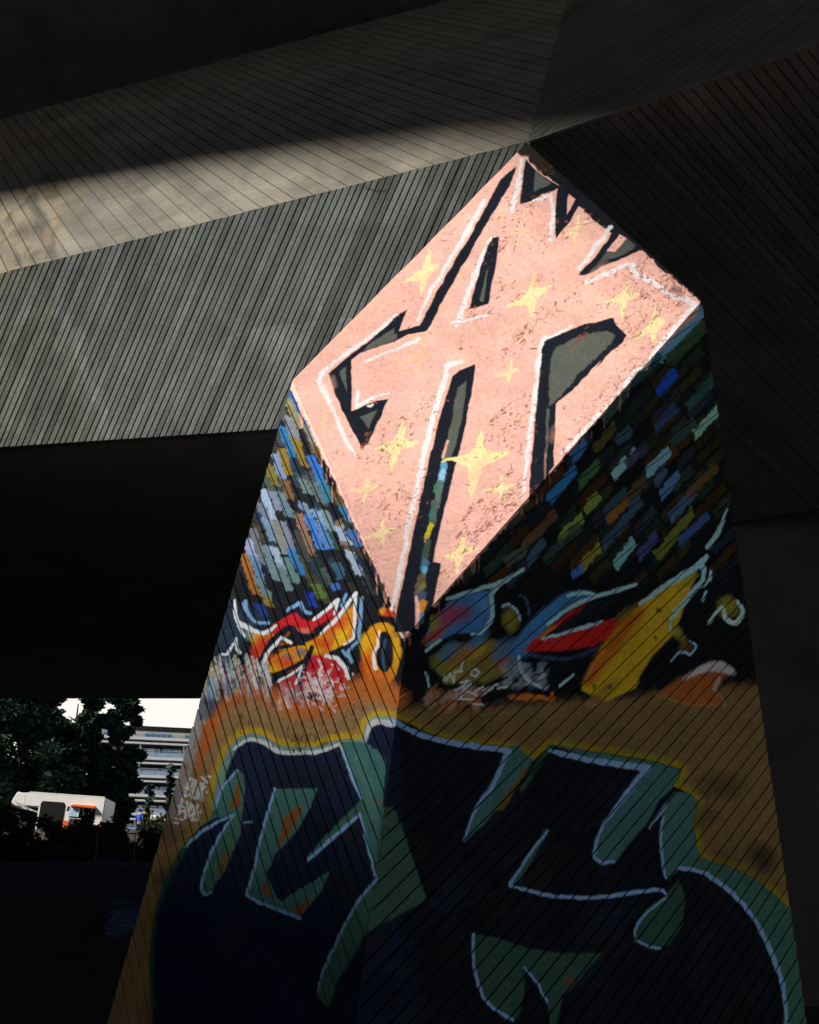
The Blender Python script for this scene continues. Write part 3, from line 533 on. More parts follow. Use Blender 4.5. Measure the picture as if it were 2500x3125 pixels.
    for p, q, c, wd in [((1415, 690), (1388, 800), (.12, .38, .60), 20), ((1408, 730), (1395, 780), (.30, .55, .78), 14), ((1385, 820), (1362, 960), (.12, .18, .16), 20), ((1365, 830), (1358, 870), (.05, .22, .12), 10), ((1350, 940), (1335, 1080), (.10, .13, .13), 20), ((1330, 1000), (1318, 1060), (.05, .16, .13), 10), ((1326, 1095), (1300, 1160), (.52, .50, .02), 17), ((1300, 1165), (1292, 1200), (.5, .25, .1), 9),
                        ((1310, 1200), (1280, 1330), (.05, .09, .06), 20), ((1290, 1330), (1275, 1380), (.06, .16, .28), 20), ((1290, 1375), (1280, 1420), (.14, .38, .62), 15), ((1270, 1430), (1240, 1540), (.13, .11, .06), 26), ((1275, 1480), (1250, 1530), (.20, .20, .07), 16), ((1265, 1545), (1250, 1610), (.05, .09, .18), 26), ((1275, 1600), (1250, 1670), (.62, .26, .04), 22), ((1270, 1680), (1262, 1720), (.06, .22, .42), 14)]:
        stroke(P('C', p, q), wd, c, 3, .95, rag=8)
    stroke(P('C', (1225, 1560), (1240, 1640), (1235, 1760)), [7, 14, 10], PINK, 3)
    stroke(P('C', (1400, 672), (1440, 655), (1500, 648)), [7, 9, 8], (.80, .66, .28), 2.5)
    poly(P('E', (1205, 385), (1215, 340), (1290, 340), (1310, 395)), (.55, .06, .02), 5); blob(P('E', (1225, 360))[0], 14, 14, (.66, .34, .03), .9)
    # white chalky edges
    for v, pts, wd in [('A', [(1465, 455), (1330, 690), (1200, 915), (1110, 1060), (1020, 1255)], [11, 12, 13, 12, 8]), ('A', [(1500, 705), (1440, 840), (1380, 1000), (1310, 1200), (1275, 1295)], [6, 14, 15, 16, 10]), ('A', [(1242, 1272), (1310, 1265), (1485, 1215)], 9), ('A', [(1030, 1375), (900, 1430), (665, 1522)], [9, 10, 6]),
                       ('A', [(885, 1212), (700, 1365), (500, 1510), (385, 1610), (400, 1700), (440, 1780)], [9, 10, 12, 14, 15, 14]), ('C', [(590, 130), (640, 250), (690, 350), (750, 490), (830, 620)], [14, 14, 13, 13, 8]), ('C', [(845, 212), (835, 302)], 11), ('C', [(835, 302), (930, 258), (1052, 212)], [9, 10, 6]), ('C', [(910, 305), (940, 292)], 5),
                       ('B', [(412, 190), (395, 330), (355, 520)], [9, 14, 16]), ('B', [(490, 462), (560, 440), (612, 425)], 8), ('B', [(605, 425), (622, 560), (600, 720)], [12, 14, 13]), ('B', [(1000, 640), (920, 740), (790, 910)], [11, 15, 8]), ('B', [(840, 1000), (980, 945), (1090, 890), (1145, 885)], [12, 13, 12, 16]), ('B', [(1145, 885), (1160, 940), (1260, 985), (1330, 1040), (1400, 1090), (1480, 1100), (1562, 1160)], [16, 18, 17, 17, 16, 16, 18]),
                       ('B', [(1562, 1160), (1500, 1215), (1420, 1310), (1300, 1445), (1240, 1545), (1150, 1590)], [16, 15, 15, 14, 12, 8]), ('D', [(1145, 92), (1090, 172)], 12), ('D', [(925, 355), (850, 440), (760, 540), (680, 620)], [10, 13, 13, 9]), ('B', [(742, 1295), (650, 1342), (560, 1372)], [7, 8, 10]), ('B', [(555, 1375), (535, 1450), (520, 1600), (498, 1725)], [12, 12, 12, 12]),
                       ('D', [(520, 0), (500, 250), (470, 450), (448, 650), (420, 905)], [13, 13, 12, 13, 8]), ('C', [(1530, 10), (1440, 42), (1415, 140), (1350, 350), (1290, 580), (1240, 830), (1190, 1030), (1150, 1250), (1110, 1450), (1075, 1640)], [8, 17, 17, 16, 17, 17, 16, 14, 15, 10])]:
        stroke(P(v, *pts), wd, (.84, .82, .88), 3, .95, wob=1.6, curve=len(pts) > 3, rag=6)
    for c in [(1050, 222), (1002, 265), (960, 310)]: blob(P('D', c)[0], 9, 7, (.8, .8, .88), 1)
    # four-pointed stars
    for v, c, tips, al in [('A', (1080, 930), [(1105, 790), (1165, 880), (1045, 1090), (925, 1000)], .95), ('A', (788, 1200), [(795, 1150), (830, 1190), (780, 1265), (745, 1205)], .45), ('A', (1050, 1475), [(1072, 1388), (1140, 1475), (1018, 1585), (945, 1505)], .6), ('A', (1632, 1592), [(1645, 1508), (1692, 1572), (1620, 1655), (1542, 1622)], .8), ('A', (1572, 555), [(1582, 500), (1612, 550), (1550, 622), (1508, 612)], .5),
                           ('B', (400, 665), [(405, 575), (475, 655), (372, 755), (335, 680)], .45), ('B', (768, 645), [(790, 555), (838, 588), (766, 748), (698, 692)], .9), ('B', (485, 1085), [(500, 935), (612, 1018), (485, 1232), (320, 1162)], .95), ('B', (1082, 1100), [(1105, 985), (1188, 1072), (1072, 1238), (968, 1132)], .97), ('B', (1290, 1272), [(1300, 1148), (1370, 1252), (1280, 1402), (1148, 1367)], .95),
                           ('C', (1105, 555), [(1152, 402), (1248, 545), (1068, 725), (955, 582)], .97), ('C', (648, 365), [(665, 280), (695, 372), (598, 460), (575, 380)], .6), ('C', (905, 850), [(912, 768), (985, 830), (888, 948), (798, 862)], .85), ('C', (1002, 1140), [(1005, 1058), (1098, 1112), (1005, 1234), (886, 1172)], .92), ('D', (110, 650), [(152, 470), (332, 610), (78, 915), (-45, 655)], 1), ('D', (272, 842), [(285, 768), (368, 825), (295, 935), (168, 862)], .95), ('C', (1512, 1262), [(1542, 1165), (1642, 1235), (1498, 1405), (1412, 1302)], .95)]:
        c = A(*c); pts = []
        big = 0.50 if max(np.linalg.norm(A(*t) - c) for t in tips) > 140 else 0.40
        for i in range(4):
            t, n_ = A(*tips[i]), A(*tips[(i + 1) % 4])
            d = unit(t - c); pr = A(-d[1], d[0]) * 9
            pts += [tuple(t + pr * -.6), tuple(t + pr * .6), tuple(c + ((t - c) + (n_ - c)) / 2 * big)]
        poly(P(v, *pts), STAR if al > .7 else (.92, .62, .34), 3, al, 1.6, rag=6)
    # scuffs: chipped flecks that follow the boards of the formwork
    cl = [(1500, 900), (1620, 1010), (1560, 1290), (1610, 1320), (1880, 1010), (2000, 860), (2040, 900), (1700, 700), (1790, 870), (1580, 640), (1160, 1400), (1100, 1560), (1250, 1500), (1430, 1620), (1500, 1580), (1420, 1700), (1960, 1100), (1850, 1210), (1700, 1390), (1290, 1250), (1240, 1600), (1080, 1360), (2070, 880), (1930, 850), (1520, 760), (1640, 560)]
    for k in range(2300):
        if k % 7: c = random.choice(cl); u_ = random.gauss(0, 70); v_ = random.gauss(0, 20); x, y = c[0] + u_ * .73 + v_ * .68, c[1] - u_ * .68 + v_ * .73
        else: x, y = random.uniform(893, 2142), random.uniform(438, 1925)
        if not in_kite(x, y) or (x < 1150 and random.random() < .6): continue
        if CV[int((y - Y0) * CS), int((x - X0) * CS)].sum() < .6 and random.random() < .9: continue
        L = min(40, random.expovariate(1 / 6.5) + 1.5); an = -.75 + random.gauss(0, .45) if random.random() < .75 else random.uniform(0, 3.14)
        stroke([(x, y), (x + L * math.cos(an), y + L * math.sin(an))], random.uniform(1.0, 3.4), random.choice([SCUFF, (.12, .045, .035), (.36, .10, .06), (.30, .12, .08), (.06, .04, .04)]), 1.8, random.uniform(.35, .9), rag=5)
    for a, b, n_ in [((1410, 1590), (1560, 1440), 60), ((1440, 1640), (1640, 1480), 70), ((1500, 1560), (1600, 1470), 40), ((1490, 1300), (1550, 1230), 30), ((1090, 1400), (1120, 1330), 30), ((1790, 1010), (1730, 1080), 26)]:
        for k in range(n_):
            t = random.random(); x, y = a[0] + (b[0] - a[0]) * t + random.gauss(0, 5), a[1] + (b[1] - a[1]) * t + random.gauss(0, 5)
            stroke([(x, y), (x + random.uniform(2, 14), y - random.uniform(0, 9))], random.uniform(1.2, 3.5), random.choice([SCUFF, (.3, .1, .07)]), 2, .7, rag=5)
    for k in range(16):        # scratched lines where the boards of the form met
        x0_, y0_ = random.uniform(1330, 2060), random.uniform(700, 1640); L_ = random.uniform(60, 260)
        for q in range(int(L_ / 5)):
            t = random.random() * L_; x, y = x0_ + t * .72 + random.gauss(0, 4), y0_ - t * .69 + random.gauss(0, 4)
            if not in_kite(x, y) or CV[int((y - Y0) * CS), int((x - X0) * CS)].sum() < .6: continue
            stroke([(x, y), (x + random.uniform(2, 16), y - random.uniform(0, 11))], random.uniform(1.2, 3.2), random.choice([SCUFF, (.3, .1, .07), (.45, .18, .14)]), 2, random.uniform(.3, .75), rag=5)
    for k in range(46):
        x, y = random.uniform(950, 2080), random.uniform(560, 1800)
        if all(in_kite(x + a, y + b) for a, b in ((-60, 0), (60, 0), (0, 50), (0, -50))) and CV[int((y - Y0) * CS), int((x - X0) * CS)].sum() > 1.2: blob((x, y), random.uniform(18, 58), random.uniform(12, 36), random.choice([(.80, .40, .36), (.74, .36, .31), (.93, .60, .52)]), .30, -.75)
    blob((1165, 1377), 9, 8, (.12, .07, .03), .95); blob(P('A', (1310, 1440))[0], 6, 6, (.05, .05, .07), .9)
    blob((2065, 885), 22, 14, (.10, .07, .05), .6, .7)
    stroke(P('B', (700, 637), (930, 588)), 2, (.3, .1, .07), 1.6, .8)
    # rubbed blotches on the tan
    for k in range(260):
        c = random.choice([(920, 2240), (960, 2220), (1080, 2170), (740, 2190), (900, 2270), (1450, 2210), (1020, 2260)])
        x, y = random.gauss(c[0], 24), random.gauss(c[1], 30); L = random.uniform(2, 16)
        stroke([(x, y), (x + random.uniform(-5, 5), y + L)], random.uniform(2, 5), (.09, .06, .03), 3, random.uniform(.3, .8), rag=6)
    # fine grit everywhere
    gr = vnoise(CH, CW, 4, 2, 11); CV[:] *= (0.86 + 0.28 * gr)[..., None]
    gr = vnoise(CH, CW, 90, 4, 12); CV[:] *= (0.90 + 0.20 * gr)[..., None]
paint_mural()

def sample(canvas, px, py, x0, y0, cs):
    h, w = canvas.shape[:2]
    fx = np.clip((px - x0) * cs, 0, w - 1.001); fy = np.clip((py - y0) * cs, 0, h - 1.001)
    ix, iy = fx.astype(int), fy.astype(int); fx = (fx - ix)[..., None]; fy = (fy - iy)[..., None]
    return (canvas[iy, ix] * (1 - fx) + canvas[iy, ix + 1] * fx) * (1 - fy) + (canvas[iy + 1, ix] * (1 - fx) + canvas[iy + 1, ix + 1] * fx) * fy
class Face:
    """plane with a 2D frame: o + u*e1 + v*e2, n towards the street"""
    def __init__(s, o, n, e1):
        s.o, s.n = o, n; s.e1 = unit(e1 - n * (e1 @ n)); s.e2 = np.cross(n, s.e1)
    def uv(s, p): return A((p - s.o) @ s.e1, (p - s.o) @ s.e2)
    def p3(s, u, v, h=0.0): return s.o + s.e1 * u + s.e2 * v + s.n * h
def bake(name, face, ext, res, canvas, x0, y0, cs):
    u0, u1, v0, v1 = ext; w = int(res); h = max(8, int(res * (v1 - v0) / (u1 - u0)))
    uu = u0 + (np.arange(w) + .5) / w * (u1 - u0); vv = v0 + (np.arange(h) + .5) / h * (v1 - v0)
    U, V = np.meshgrid(uu, vv)
    Q = face.o + U[..., None] * face.e1 + V[..., None] * face.e2 - C0
    f = Q[..., 1] * cp + Q[..., 2] * sp; vy = -Q[..., 1] * sp + Q[..., 2] * cp
    px = CX + Q[..., 0] / f * FPX; py = CY - vy / f * FPX
    c = sample(canvas, px, py, x0, y0, cs)
    im = bpy.data.images.new(name, w, h, alpha=False, float_buffer=True); im.colorspace_settings.name = 'Non-Color'
    buf = np.ones((h, w, 4), np.float32); buf[..., :3] = c
    im.pixels.foreach_set(buf.ravel()); im.update()
    return im

# ------------------------------------------------------------------ geometry of the underpass
B = at(*kB, 11.0); Lk = at(*kL, 12.6); Rk = at(*kR, 14.5); nK = pln(B, Lk, Rk); T = onpl(*kT, B, nK)
Eb = at(1085, 3125, 10.3); nL = pln(B, Lk, Eb); nR = pln(B, Rk, Eb)
def down(p, q, z):      # run an edge on to a lower height
    return p + (q - p) * ((z - p[2]) / (q[2] - p[2]))
Lb = onpl(345, 3060, B, nL); Rb = onpl(2462, 3125, B, nR)
E0, L0, R0 = down(B, Eb, -.05), down(Lk, Lb, -.05), down(Rk, Rb, -.05)
TT = at(1612, 432, T[1] + 0.4); Fl = at(0, 835, 19.0); Bm = at(850, 1310, TT[1] + 2.35); nF = pln(TT, Fl, Bm)
bd = unit(Fl - TT)
def boards(name, face, poly3, width, gap, thick, mat, parent, ext=None, jitter=.006, tilt=0.0, wj=.10):
    """cut the polygon into boards along the face's e1 and build each as a slab of its own"""
    P2 = [face.uv(p) for p in poly3]
    v0 = min(p[1] for p in P2); v1 = max(p[1] for p in P2); made = 0; vv = v0
    while vv < v1:
        wk = width * random.uniform(1 - wj, 1 + wj); a, b = vv + gap / 2, vv + wk - gap / 2; vv += wk
        pl = P2
        for lim, sg in ((a, 1), (b, -1)):
            o = []
            for i in range(len(pl)):
                p, q = pl[i], pl[(i + 1) % len(pl)]; dp, dq = (p[1] - lim) * sg, (q[1] - lim) * sg
                if dp >= 0: o.append(p)
                if dp * dq < 0: o.append(p + (q - p) * dp / (dp - dq))
            pl = o
            if len(pl) < 3: break
        if len(pl) < 3: continue
        # drop nearly coincident corners
        cl = [p for i, p in enumerate(pl) if np.linalg.norm(p - pl[i - 1]) > 1e-4]
        if len(cl) < 3 or max(p[0] for p in cl) - min(p[0] for p in cl) < .03: continue
        h = random.uniform(0, jitter); ch = min(gap * .35, .006)
        ht = lambda p: h + tilt * ((p[1] - a) / (b - a) - .5)
        c = sum(cl) / len(cl)
        top = [A(p[0], min(max(p[1], a + ch), b - ch)) for p in cl]
        vs = [face.p3(p[0], p[1], ht(p)) for p in top] + [face.p3(p[0], p[1], ht(p) - ch) for p in cl] + [face.p3(p[0], p[1], -thick) for p in cl]
        m = len(cl); ar = sum(cl[i][0] * cl[(i + 1) % m][1] - cl[(i + 1) % m][0] * cl[i][1] for i in range(m))
        ids = list(range(m)); fs = [tuple(ids) if ar > 0 else tuple(ids[::-1])]
        for r in (0, m):
            for i in range(m):
                j = (i + 1) % m; f = (r + i, r + m + i, r + m + j, r + j); fs.append(f if ar > 0 else f[::-1])
        uv = None
        if ext:
            q2 = top + cl + cl
            uv = [((p[0] - ext[0]) / (ext[1] - ext[0]), (p[1] - ext[2]) / (ext[3] - ext[2])) for p in q2]
        mesh(name, vs, fs, mat, parent, uv); made += 1
    return made
def extent(face, pts, pad=.05):
    q = [face.uv(p) for p in pts]
    return (min(a[0] for a in q) - pad, max(a[0] for a in q) + pad, min(a[1] for a in q) - pad, max(a[1] for a in q) + pad)

# materials of the place
M_core = concrete('joint_concrete', (.10, .10, .095), .3, rnd=0)
M_dark = concrete('shade_dark_concrete', (.052, .053, .058), .35, rnd=0.1)  # concrete coloured darker to deepen the shade on the abutment wall
M_deck = concrete('deck_concrete', (.16, .16, .165), .3, rnd=0)
M_soil = simple('bare_soil', (.05, .045, .04), .95, .5, 1.2, .6)

# ---- painted pier
pier = empty('bridge_pier', (0.2, 12.0, 0), 'tall faceted concrete bridge pier covered in graffiti under a pink lettered kite', 'bridge pier')
BACK = A(.35, 6.0, 0)
fK = Face(B, nK, Lk - B); fL = Face(B, nL, B - Lk); fR = Face(B, nR, onpl(1980, 2118, B, nR) - onpl(1760, 2350, B, nR))
exK, exL, exR = extent(fK, [B, Lk, T, Rk]), extent(fL, [B, Lk, L0, E0]), extent(fR, [B, Rk, R0, E0])
imK = bake('print_facet', fK, exK, 1500, CV, X0, Y0, CS)
imL = bake('print_left', fL, exL, 1300, CV, X0, Y0, CS)
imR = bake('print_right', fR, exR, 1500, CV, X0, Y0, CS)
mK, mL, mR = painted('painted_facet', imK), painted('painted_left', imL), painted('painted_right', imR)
inn = lambda p, n, d: p - n * d
core_pts = [E0, L0, Lk, T, Rk, R0, B]
DC = A(0, .05, 0)
cv = [p + DC for p in core_pts] + [p + DC + BACK for p in core_pts]
cf = [(0, 1, 2, 6), (2, 3, 4, 6), (0, 6, 4, 5), (1, 8, 9, 2), (2, 9, 10, 3), (3, 10, 11, 4), (4, 11, 12, 5), (7, 12, 11, 10, 9, 8), (0, 5, 12, 7, 8, 1)]
co = mesh('core', cv, cf, M_core, pier)
bm = bmesh.new(); bm.from_mesh(co.data); bmesh.ops.recalc_face_normals(bm, faces=bm.faces); bm.to_mesh(co.data); bm.free()
# the facet: one smooth cast panel, gently uneven
kv, kf, kuv = [], [], []
NS = 48
for i in range(NS + 1):
    for j in range(NS + 1):
        s_, t_ = i / NS, j / NS
        # quad B-Lk-T-Rk
        p = (B * (1 - s_) + Lk * s_) * (1 - t_) + (Rk * (1 - s_) + T * s_) * t_
        u, v = fK.uv(p)
        kv.append(fK.p3(u, v, .012 + .004 * math.sin(u * 3.1 + v) * math.cos(v * 2.3 - u))); kuv.append(((u - exK[0]) / (exK[1] - exK[0]), (v - exK[2]) / (exK[3] - exK[2])))
for i in range(NS):
    for j in range(NS):
        a = i * (NS + 1) + j; kf.append((a, a + 1, a + NS + 2, a + NS + 1))
nb = len(kv); rim = [0, NS, (NS + 1) ** 2 - 1, NS * (NS + 1)]
for r in rim: kv.append(A(*kv[r]) - nK * .10); kuv.append(kuv[r])
for q in range(4):
    r0, r1 = q, (q + 1) % 4
    i0, i1 = rim[r0], rim[r1]
    kf.append((i0, i1, nb + r1, nb + r0))
ko = mesh('painted_facet', kv, kf, mK, pier, kuv)
bm = bmesh.new(); bm.from_mesh(ko.data)
for f in bm.faces:
    if f.normal @ Vector(nK) if False else f.normal.dot(Vector(nK)) < -.5: f.normal_flip()
bm.to_mesh(ko.data); bm.free()
boards('board', fL, [B, Lk, L0, E0], .098, .009, .05, mL, pier, exL, .006, .004)
RT_ = .010 * float(np.sign(fR.e2 @ SDIR)); print('tilt', RT_, nR @ SDIR, nL @ SDIR, nK @ SDIR, nF @ SDIR)
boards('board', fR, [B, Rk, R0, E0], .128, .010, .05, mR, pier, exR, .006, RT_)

# ---- left beam: ribbed fascia under a sloping boarded upstand
ST = np.ones((900, 1150, 3), np.float32); SX0, SY0, SCS = -250, 180, .6
def stain_map():
    global CV, WX, WY, GR, X0, Y0, CS, CW, CH
    keep = (CV, WX, WY, GR, X0, Y0, CS, CW, CH)
    CV, X0, Y0, CS = ST, SX0, SY0, SCS; CH, CW = ST.shape[:2]
    WX = (vnoise(CH, CW, 26, 4, 21) - .5) * 22; WY = (vnoise(CH, CW, 26, 4, 22) - .5) * 22; GR = vnoise(CH, CW, 9, 4, 23)
    # fascia: weathered stripe left of the cold joint, paler patch near the pier
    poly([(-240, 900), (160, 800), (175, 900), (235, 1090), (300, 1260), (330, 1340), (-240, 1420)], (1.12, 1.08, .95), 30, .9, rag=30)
    for k in range(70):
        x = random.uniform(-150, 250); y = random.uniform(820, 1200); L = random.uniform(60, 330)
        stroke([(x, y), (x - L * .3, y + L)], random.uniform(4, 16), random.choice([(1.35, 1.25, 1.0), (1.25, 1.10, .75), (.75, .75, .72), (1.4, 1.4, 1.35), (.65, .66, .66), (1.2, 1.0, .6)]), 10, random.uniform(.25, .6), rag=14)
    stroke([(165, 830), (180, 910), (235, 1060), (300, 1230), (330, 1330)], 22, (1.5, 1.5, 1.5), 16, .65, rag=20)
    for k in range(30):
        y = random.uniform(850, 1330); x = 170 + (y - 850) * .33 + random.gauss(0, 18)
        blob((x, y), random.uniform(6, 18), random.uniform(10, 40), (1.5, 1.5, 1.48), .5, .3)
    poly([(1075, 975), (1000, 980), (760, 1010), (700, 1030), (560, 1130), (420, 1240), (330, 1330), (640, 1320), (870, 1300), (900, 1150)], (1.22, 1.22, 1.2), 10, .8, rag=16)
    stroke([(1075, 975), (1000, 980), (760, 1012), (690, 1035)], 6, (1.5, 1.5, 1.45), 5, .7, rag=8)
    for k in range(120):
        x, y = random.uniform(-100, 1500), random.uniform(500, 1320)
        blob((x, y), random.uniform(20, 90), random.uniform(40, 140), random.choice([(.72, .74, .74), (.8, .82, .82), (1.2, 1.2, 1.16)]), .35, .35)
    for k in range(140):
        x, y = random.uniform(300, 1100), random.uniform(900, 1320); L = random.uniform(20, 120)
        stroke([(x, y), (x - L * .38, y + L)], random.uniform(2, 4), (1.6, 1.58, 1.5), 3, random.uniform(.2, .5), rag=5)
    stroke([(1060, 495), (1110, 485), (1150, 505)], 5, (.4, .4, .4), 3, .8, rag=5); stroke([(1055, 510), (1080, 545), (1090, 555), (1130, 575), (1180, 580)], 6, (.4, .4, .4), 3, .7, rag=5)
    # upstand: grey cast part right of a slanting lift line, buff boards to its left
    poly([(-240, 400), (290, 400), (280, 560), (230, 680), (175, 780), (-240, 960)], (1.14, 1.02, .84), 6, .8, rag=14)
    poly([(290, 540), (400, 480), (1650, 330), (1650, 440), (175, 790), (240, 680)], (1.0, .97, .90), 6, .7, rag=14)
    poly([(75, 600), (110, 590), (165, 700), (175, 790), (140, 790)], (.62, .66, .66), 4, .8, rag=8); poly([(45, 750), (70, 800), (40, 810)], (.6, .62, .64), 4, .8)
    for k in range(60):
        x = random.uniform(0, 1500); y = 820 - x * .245 - random.uniform(0, 240)
        blob((x, y), random.uniform(20, 70), random.uniform(15, 60), random.choice([(.78, .76, .72), (1.15, 1.08, .96), (.7, .7, .68)]), .45, .6)
    for k in range(50):
        x = random.uniform(-20, 170); y = 800 - x * .2 - random.uniform(0, 250)
        blob((x, y), random.uniform(4, 22), random.uniform(6, 30), random.choice([(.6, .52, .4), (1.3, 1.1, .85), (.5, .46, .4)]), .5, .6)
    ST[:] = np.clip(1 + (ST - 1) * 1.35, .25, 2.2)
    (CV, WX, WY, GR, X0, Y0, CS, CW, CH) = keep
stain_map()
Fx = TT + bd * 15.0                                                  # far left end of the beam's top edge
nfb = unit(onpl(0, 1365, TT, nF) - onpl(850, 1310, TT, nF))
Bx0 = onpl(850, 1310, TT, nF); Bx1 = Bx0 + nfb * 12.0; Bx2 = onpl(1250, 1282, TT, nF)
rib_dir = unit(onpl(645, 845, TT, nF) - onpl(552, 1062, TT, nF))
fF = Face(TT, nF, rib_dir)
fas = [TT - bd * .05, Fx, Bx1, Bx2]
exF = extent(fF, fas)
imF = bake('stain_fascia', fF, exF, 1100, ST, SX0, SY0, SCS)
M_rib = concrete('rib_concrete', (.195, .222, .225), .34, rnd=.3, img=imF)
beam = empty('bridge_beam', (float(Bx0[0]) - 3, float(Bx0[1]), 0), 'long grey concrete bridge beam left of the graffiti pier, its side cast in narrow slanting ribs under a band of lit boards', 'bridge beam')
# fascia core behind the ribs
wF = .6
prism('core', [p - nF * .032 for p in fas], -nF * wF, M_core, beam)
pitch = abs(fF.uv(onpl(1020, 640, TT, nF))[1] - fF.uv(onpl(998, 645, TT, nF))[1])
print('rib pitch', pitch, boards('rib', fF, fas, pitch, pitch * .23, .06, M_rib, beam, exF, .008))
# sloping boarded upstand above it
dS = unit(cray(-500, -300)); nS = np.cross(bd, dS); nS = unit(nS) if nS @ (C0 - TT) > 0 else -unit(nS)
ZD = 25.0
RT = atz(2500, 130, TT[2]); bdr = unit(RT - TT); Rx = TT + bdr * 14
seam = unit(onpl(1643, 320, TT, nS) - TT); nS2 = np.cross(bdr, seam); nS2 = unit(nS2) if nS2 @ (C0 - TT) > 0 else -unit(nS2)
dS2 = unit(onpl(1873, 239, TT, nS2) - onpl(1652, 402, TT, nS2))
H_ST = (ZD + .2 - TT[2])
ups = [TT + nS * .02, Fx + nS * .02, Fx + dS * H_ST / dS[2], TT + seam * H_ST / seam[2]]
fS = Face(TT, nS, dS)
exS = extent(fS, [onpl(-200, 900, TT, nS), onpl(-200, 300, TT, nS), onpl(1650, 300, TT, nS), TT])
imS = bake('stain_upstand', fS, exS, 1000, ST, SX0, SY0, SCS)
M_ups = concrete('upstand_concrete', (.155, .15, .137), .3, rnd=.10, img=imS)
prism('core', [p - nS * .045 - bd * 0 for p in ups], A(0, .5, .35), M_core, beam)
wS = abs(fS.uv(onpl(707, 665, TT, nS))[1] - fS.uv(onpl(632, 683, TT, nS))[1])
print('upstand board', wS, boards('board', fS, ups, wS * .68, .022, .05, M_ups, beam, exS, .008))

# ---- right beam: same make, all in shade
beam2 = empty('bridge_beam', (float(TT[0]) + 4, float(TT[1]), 0), 'dark concrete bridge beam in deep shade right of the graffiti pier, with faint slanting boards', 'bridge beam')
M_ups2 = concrete('shaded_upstand_concrete', (.10, .098, .09), .25, rnd=.12)  # darker copy of the upstand concrete, shade put into its colour
print('seam', seam, nS, nS2, dS2)
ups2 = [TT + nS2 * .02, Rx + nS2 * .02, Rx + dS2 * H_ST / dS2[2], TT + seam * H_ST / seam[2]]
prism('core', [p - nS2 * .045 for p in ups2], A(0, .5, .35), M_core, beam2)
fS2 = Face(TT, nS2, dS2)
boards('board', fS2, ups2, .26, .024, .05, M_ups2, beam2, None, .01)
low = onpl(2300, 1500, *(lambda q: (q, pln(TT, RT, q)))(at(2300, 1500, 25.0)))
nF2 = pln(TT, RT, low)
dn = unit(low - TT - bdr * ((low - TT) @ bdr))
LEN2 = (26.3 - TT[1]) / dn[1]; fas2 = [TT - bdr * .3, Rx, Rx + dn * LEN2, TT - bdr * .3 + dn * LEN2]
M_fas2 = concrete('shaded_fascia_concrete', (.12, .125, .13), .25, rnd=.15)  # fascia concrete darkened the same way, shade included in its colour
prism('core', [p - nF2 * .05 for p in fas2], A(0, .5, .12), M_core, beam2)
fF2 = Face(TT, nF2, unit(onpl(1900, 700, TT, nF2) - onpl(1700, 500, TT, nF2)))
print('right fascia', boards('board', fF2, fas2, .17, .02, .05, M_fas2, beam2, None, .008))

# ---- decks overhead, and an added slab that blocks sky
d_back = empty('bridge_deck', (0, 30, ZD), 'broad dark concrete bridge deck spanning high over the boarded beams and the pier', 'bridge deck')
up_ = lambda x, y: A(x, y, 23.0) + SDIR * ((ZD - 23.0) / SDIR[2])
edge = [A(-75, 46, ZD), up_(-14.8, 19.2), up_(-11.4, 17.4), up_(-9.0, 15.4), up_(-7.2, 13.2), up_(-7.25, 11.6), up_(-8.1, 8.5), up_(-8.6, 5), up_(-8.6, -22), A(60, -22, ZD), A(60, 47, ZD), A(-75, 47, ZD)]
prism('slab', edge, A(0, 0, 1.0), M_deck, d_back)
prism('parapet', [up_(-15.2, 20.2) + A(0, 0, 1), up_(-9.6, 16.7) + A(0, 0, 1), up_(-9.4, 16.9) + A(0, 0, 1), up_(-15.0, 20.5) + A(0, 0, 1)], A(0, 0, 1.0), M_deck, d_back)
ZF = 22.0
d_front = empty('bridge_deck', (-20, -20, ZF), 'second dark bridge deck high over the viewer, before the slit of sky', 'bridge deck')
fe = A(-9.4 + .35, 7.0 + .45, 12.0) + SDIR * ((ZF - 12.0) / SDIR[2]); fd = unit(A(.79, -.615, 0))
prism('slab', [fe - fd * 60, fe + fd * 15, A(56, -24, ZF), A(56, -70, ZF), A(-90, -70, ZF)], A(0, 0, .9), M_deck, d_front)
prism('edge_beam', [fe - fd * 60 + A(-.3, -.45, -.5), fe + fd * 15 + A(-.3, -.45, -.5), fe + fd * 15 + A(-.5, -.8, -.5), fe - fd * 60 + A(-.5, -.8, -.5)], A(0, 0, .49), M_deck, d_front)
sky_blocker = empty('bridge_deck', (-60, 5, ZD), 'added unseen slab high on the left that blocks part of the slit of sky', 'bridge deck')  # invented slab, put in only to cut sky light on the beams
prism('slab', [A(-26.5, 34, ZD + 1.1), A(-26.5, -30, ZD + 1.1), A(-95, -30, ZD + 1.1), A(-95, 34, ZD + 1.1)], A(0, 0, .9), M_deck, sky_blocker)
far = empty('bridge_deck', (-8, 32, 10), 'wide low underside of the bridge running back behind the ribbed beam to the daylight', 'bridge deck')
zf = float(Bx0[2]) - .05
yend = 44.0; zend = float(atz(300, 2132, 0)[2]); zend = float(at(300, 2132, yend)[2])
prism('slab', [A(-60, Bx1[1] + 7, zf + .3), A(Bx1[0], Bx1[1] + .25, Bx1[2] + .02), A(Bx0[0], Bx0[1] + .25, Bx0[2] + .02), A(2.5, Bx0[1] + .25, Bx0[2] + .02), A(2.7, 27.6, Bx0[2] + .02), A(40, 27.6, Bx0[2] + .02), A(40, yend, zend), A(-60, yend, zend)], A(0, 0, .8), M_deck, far)
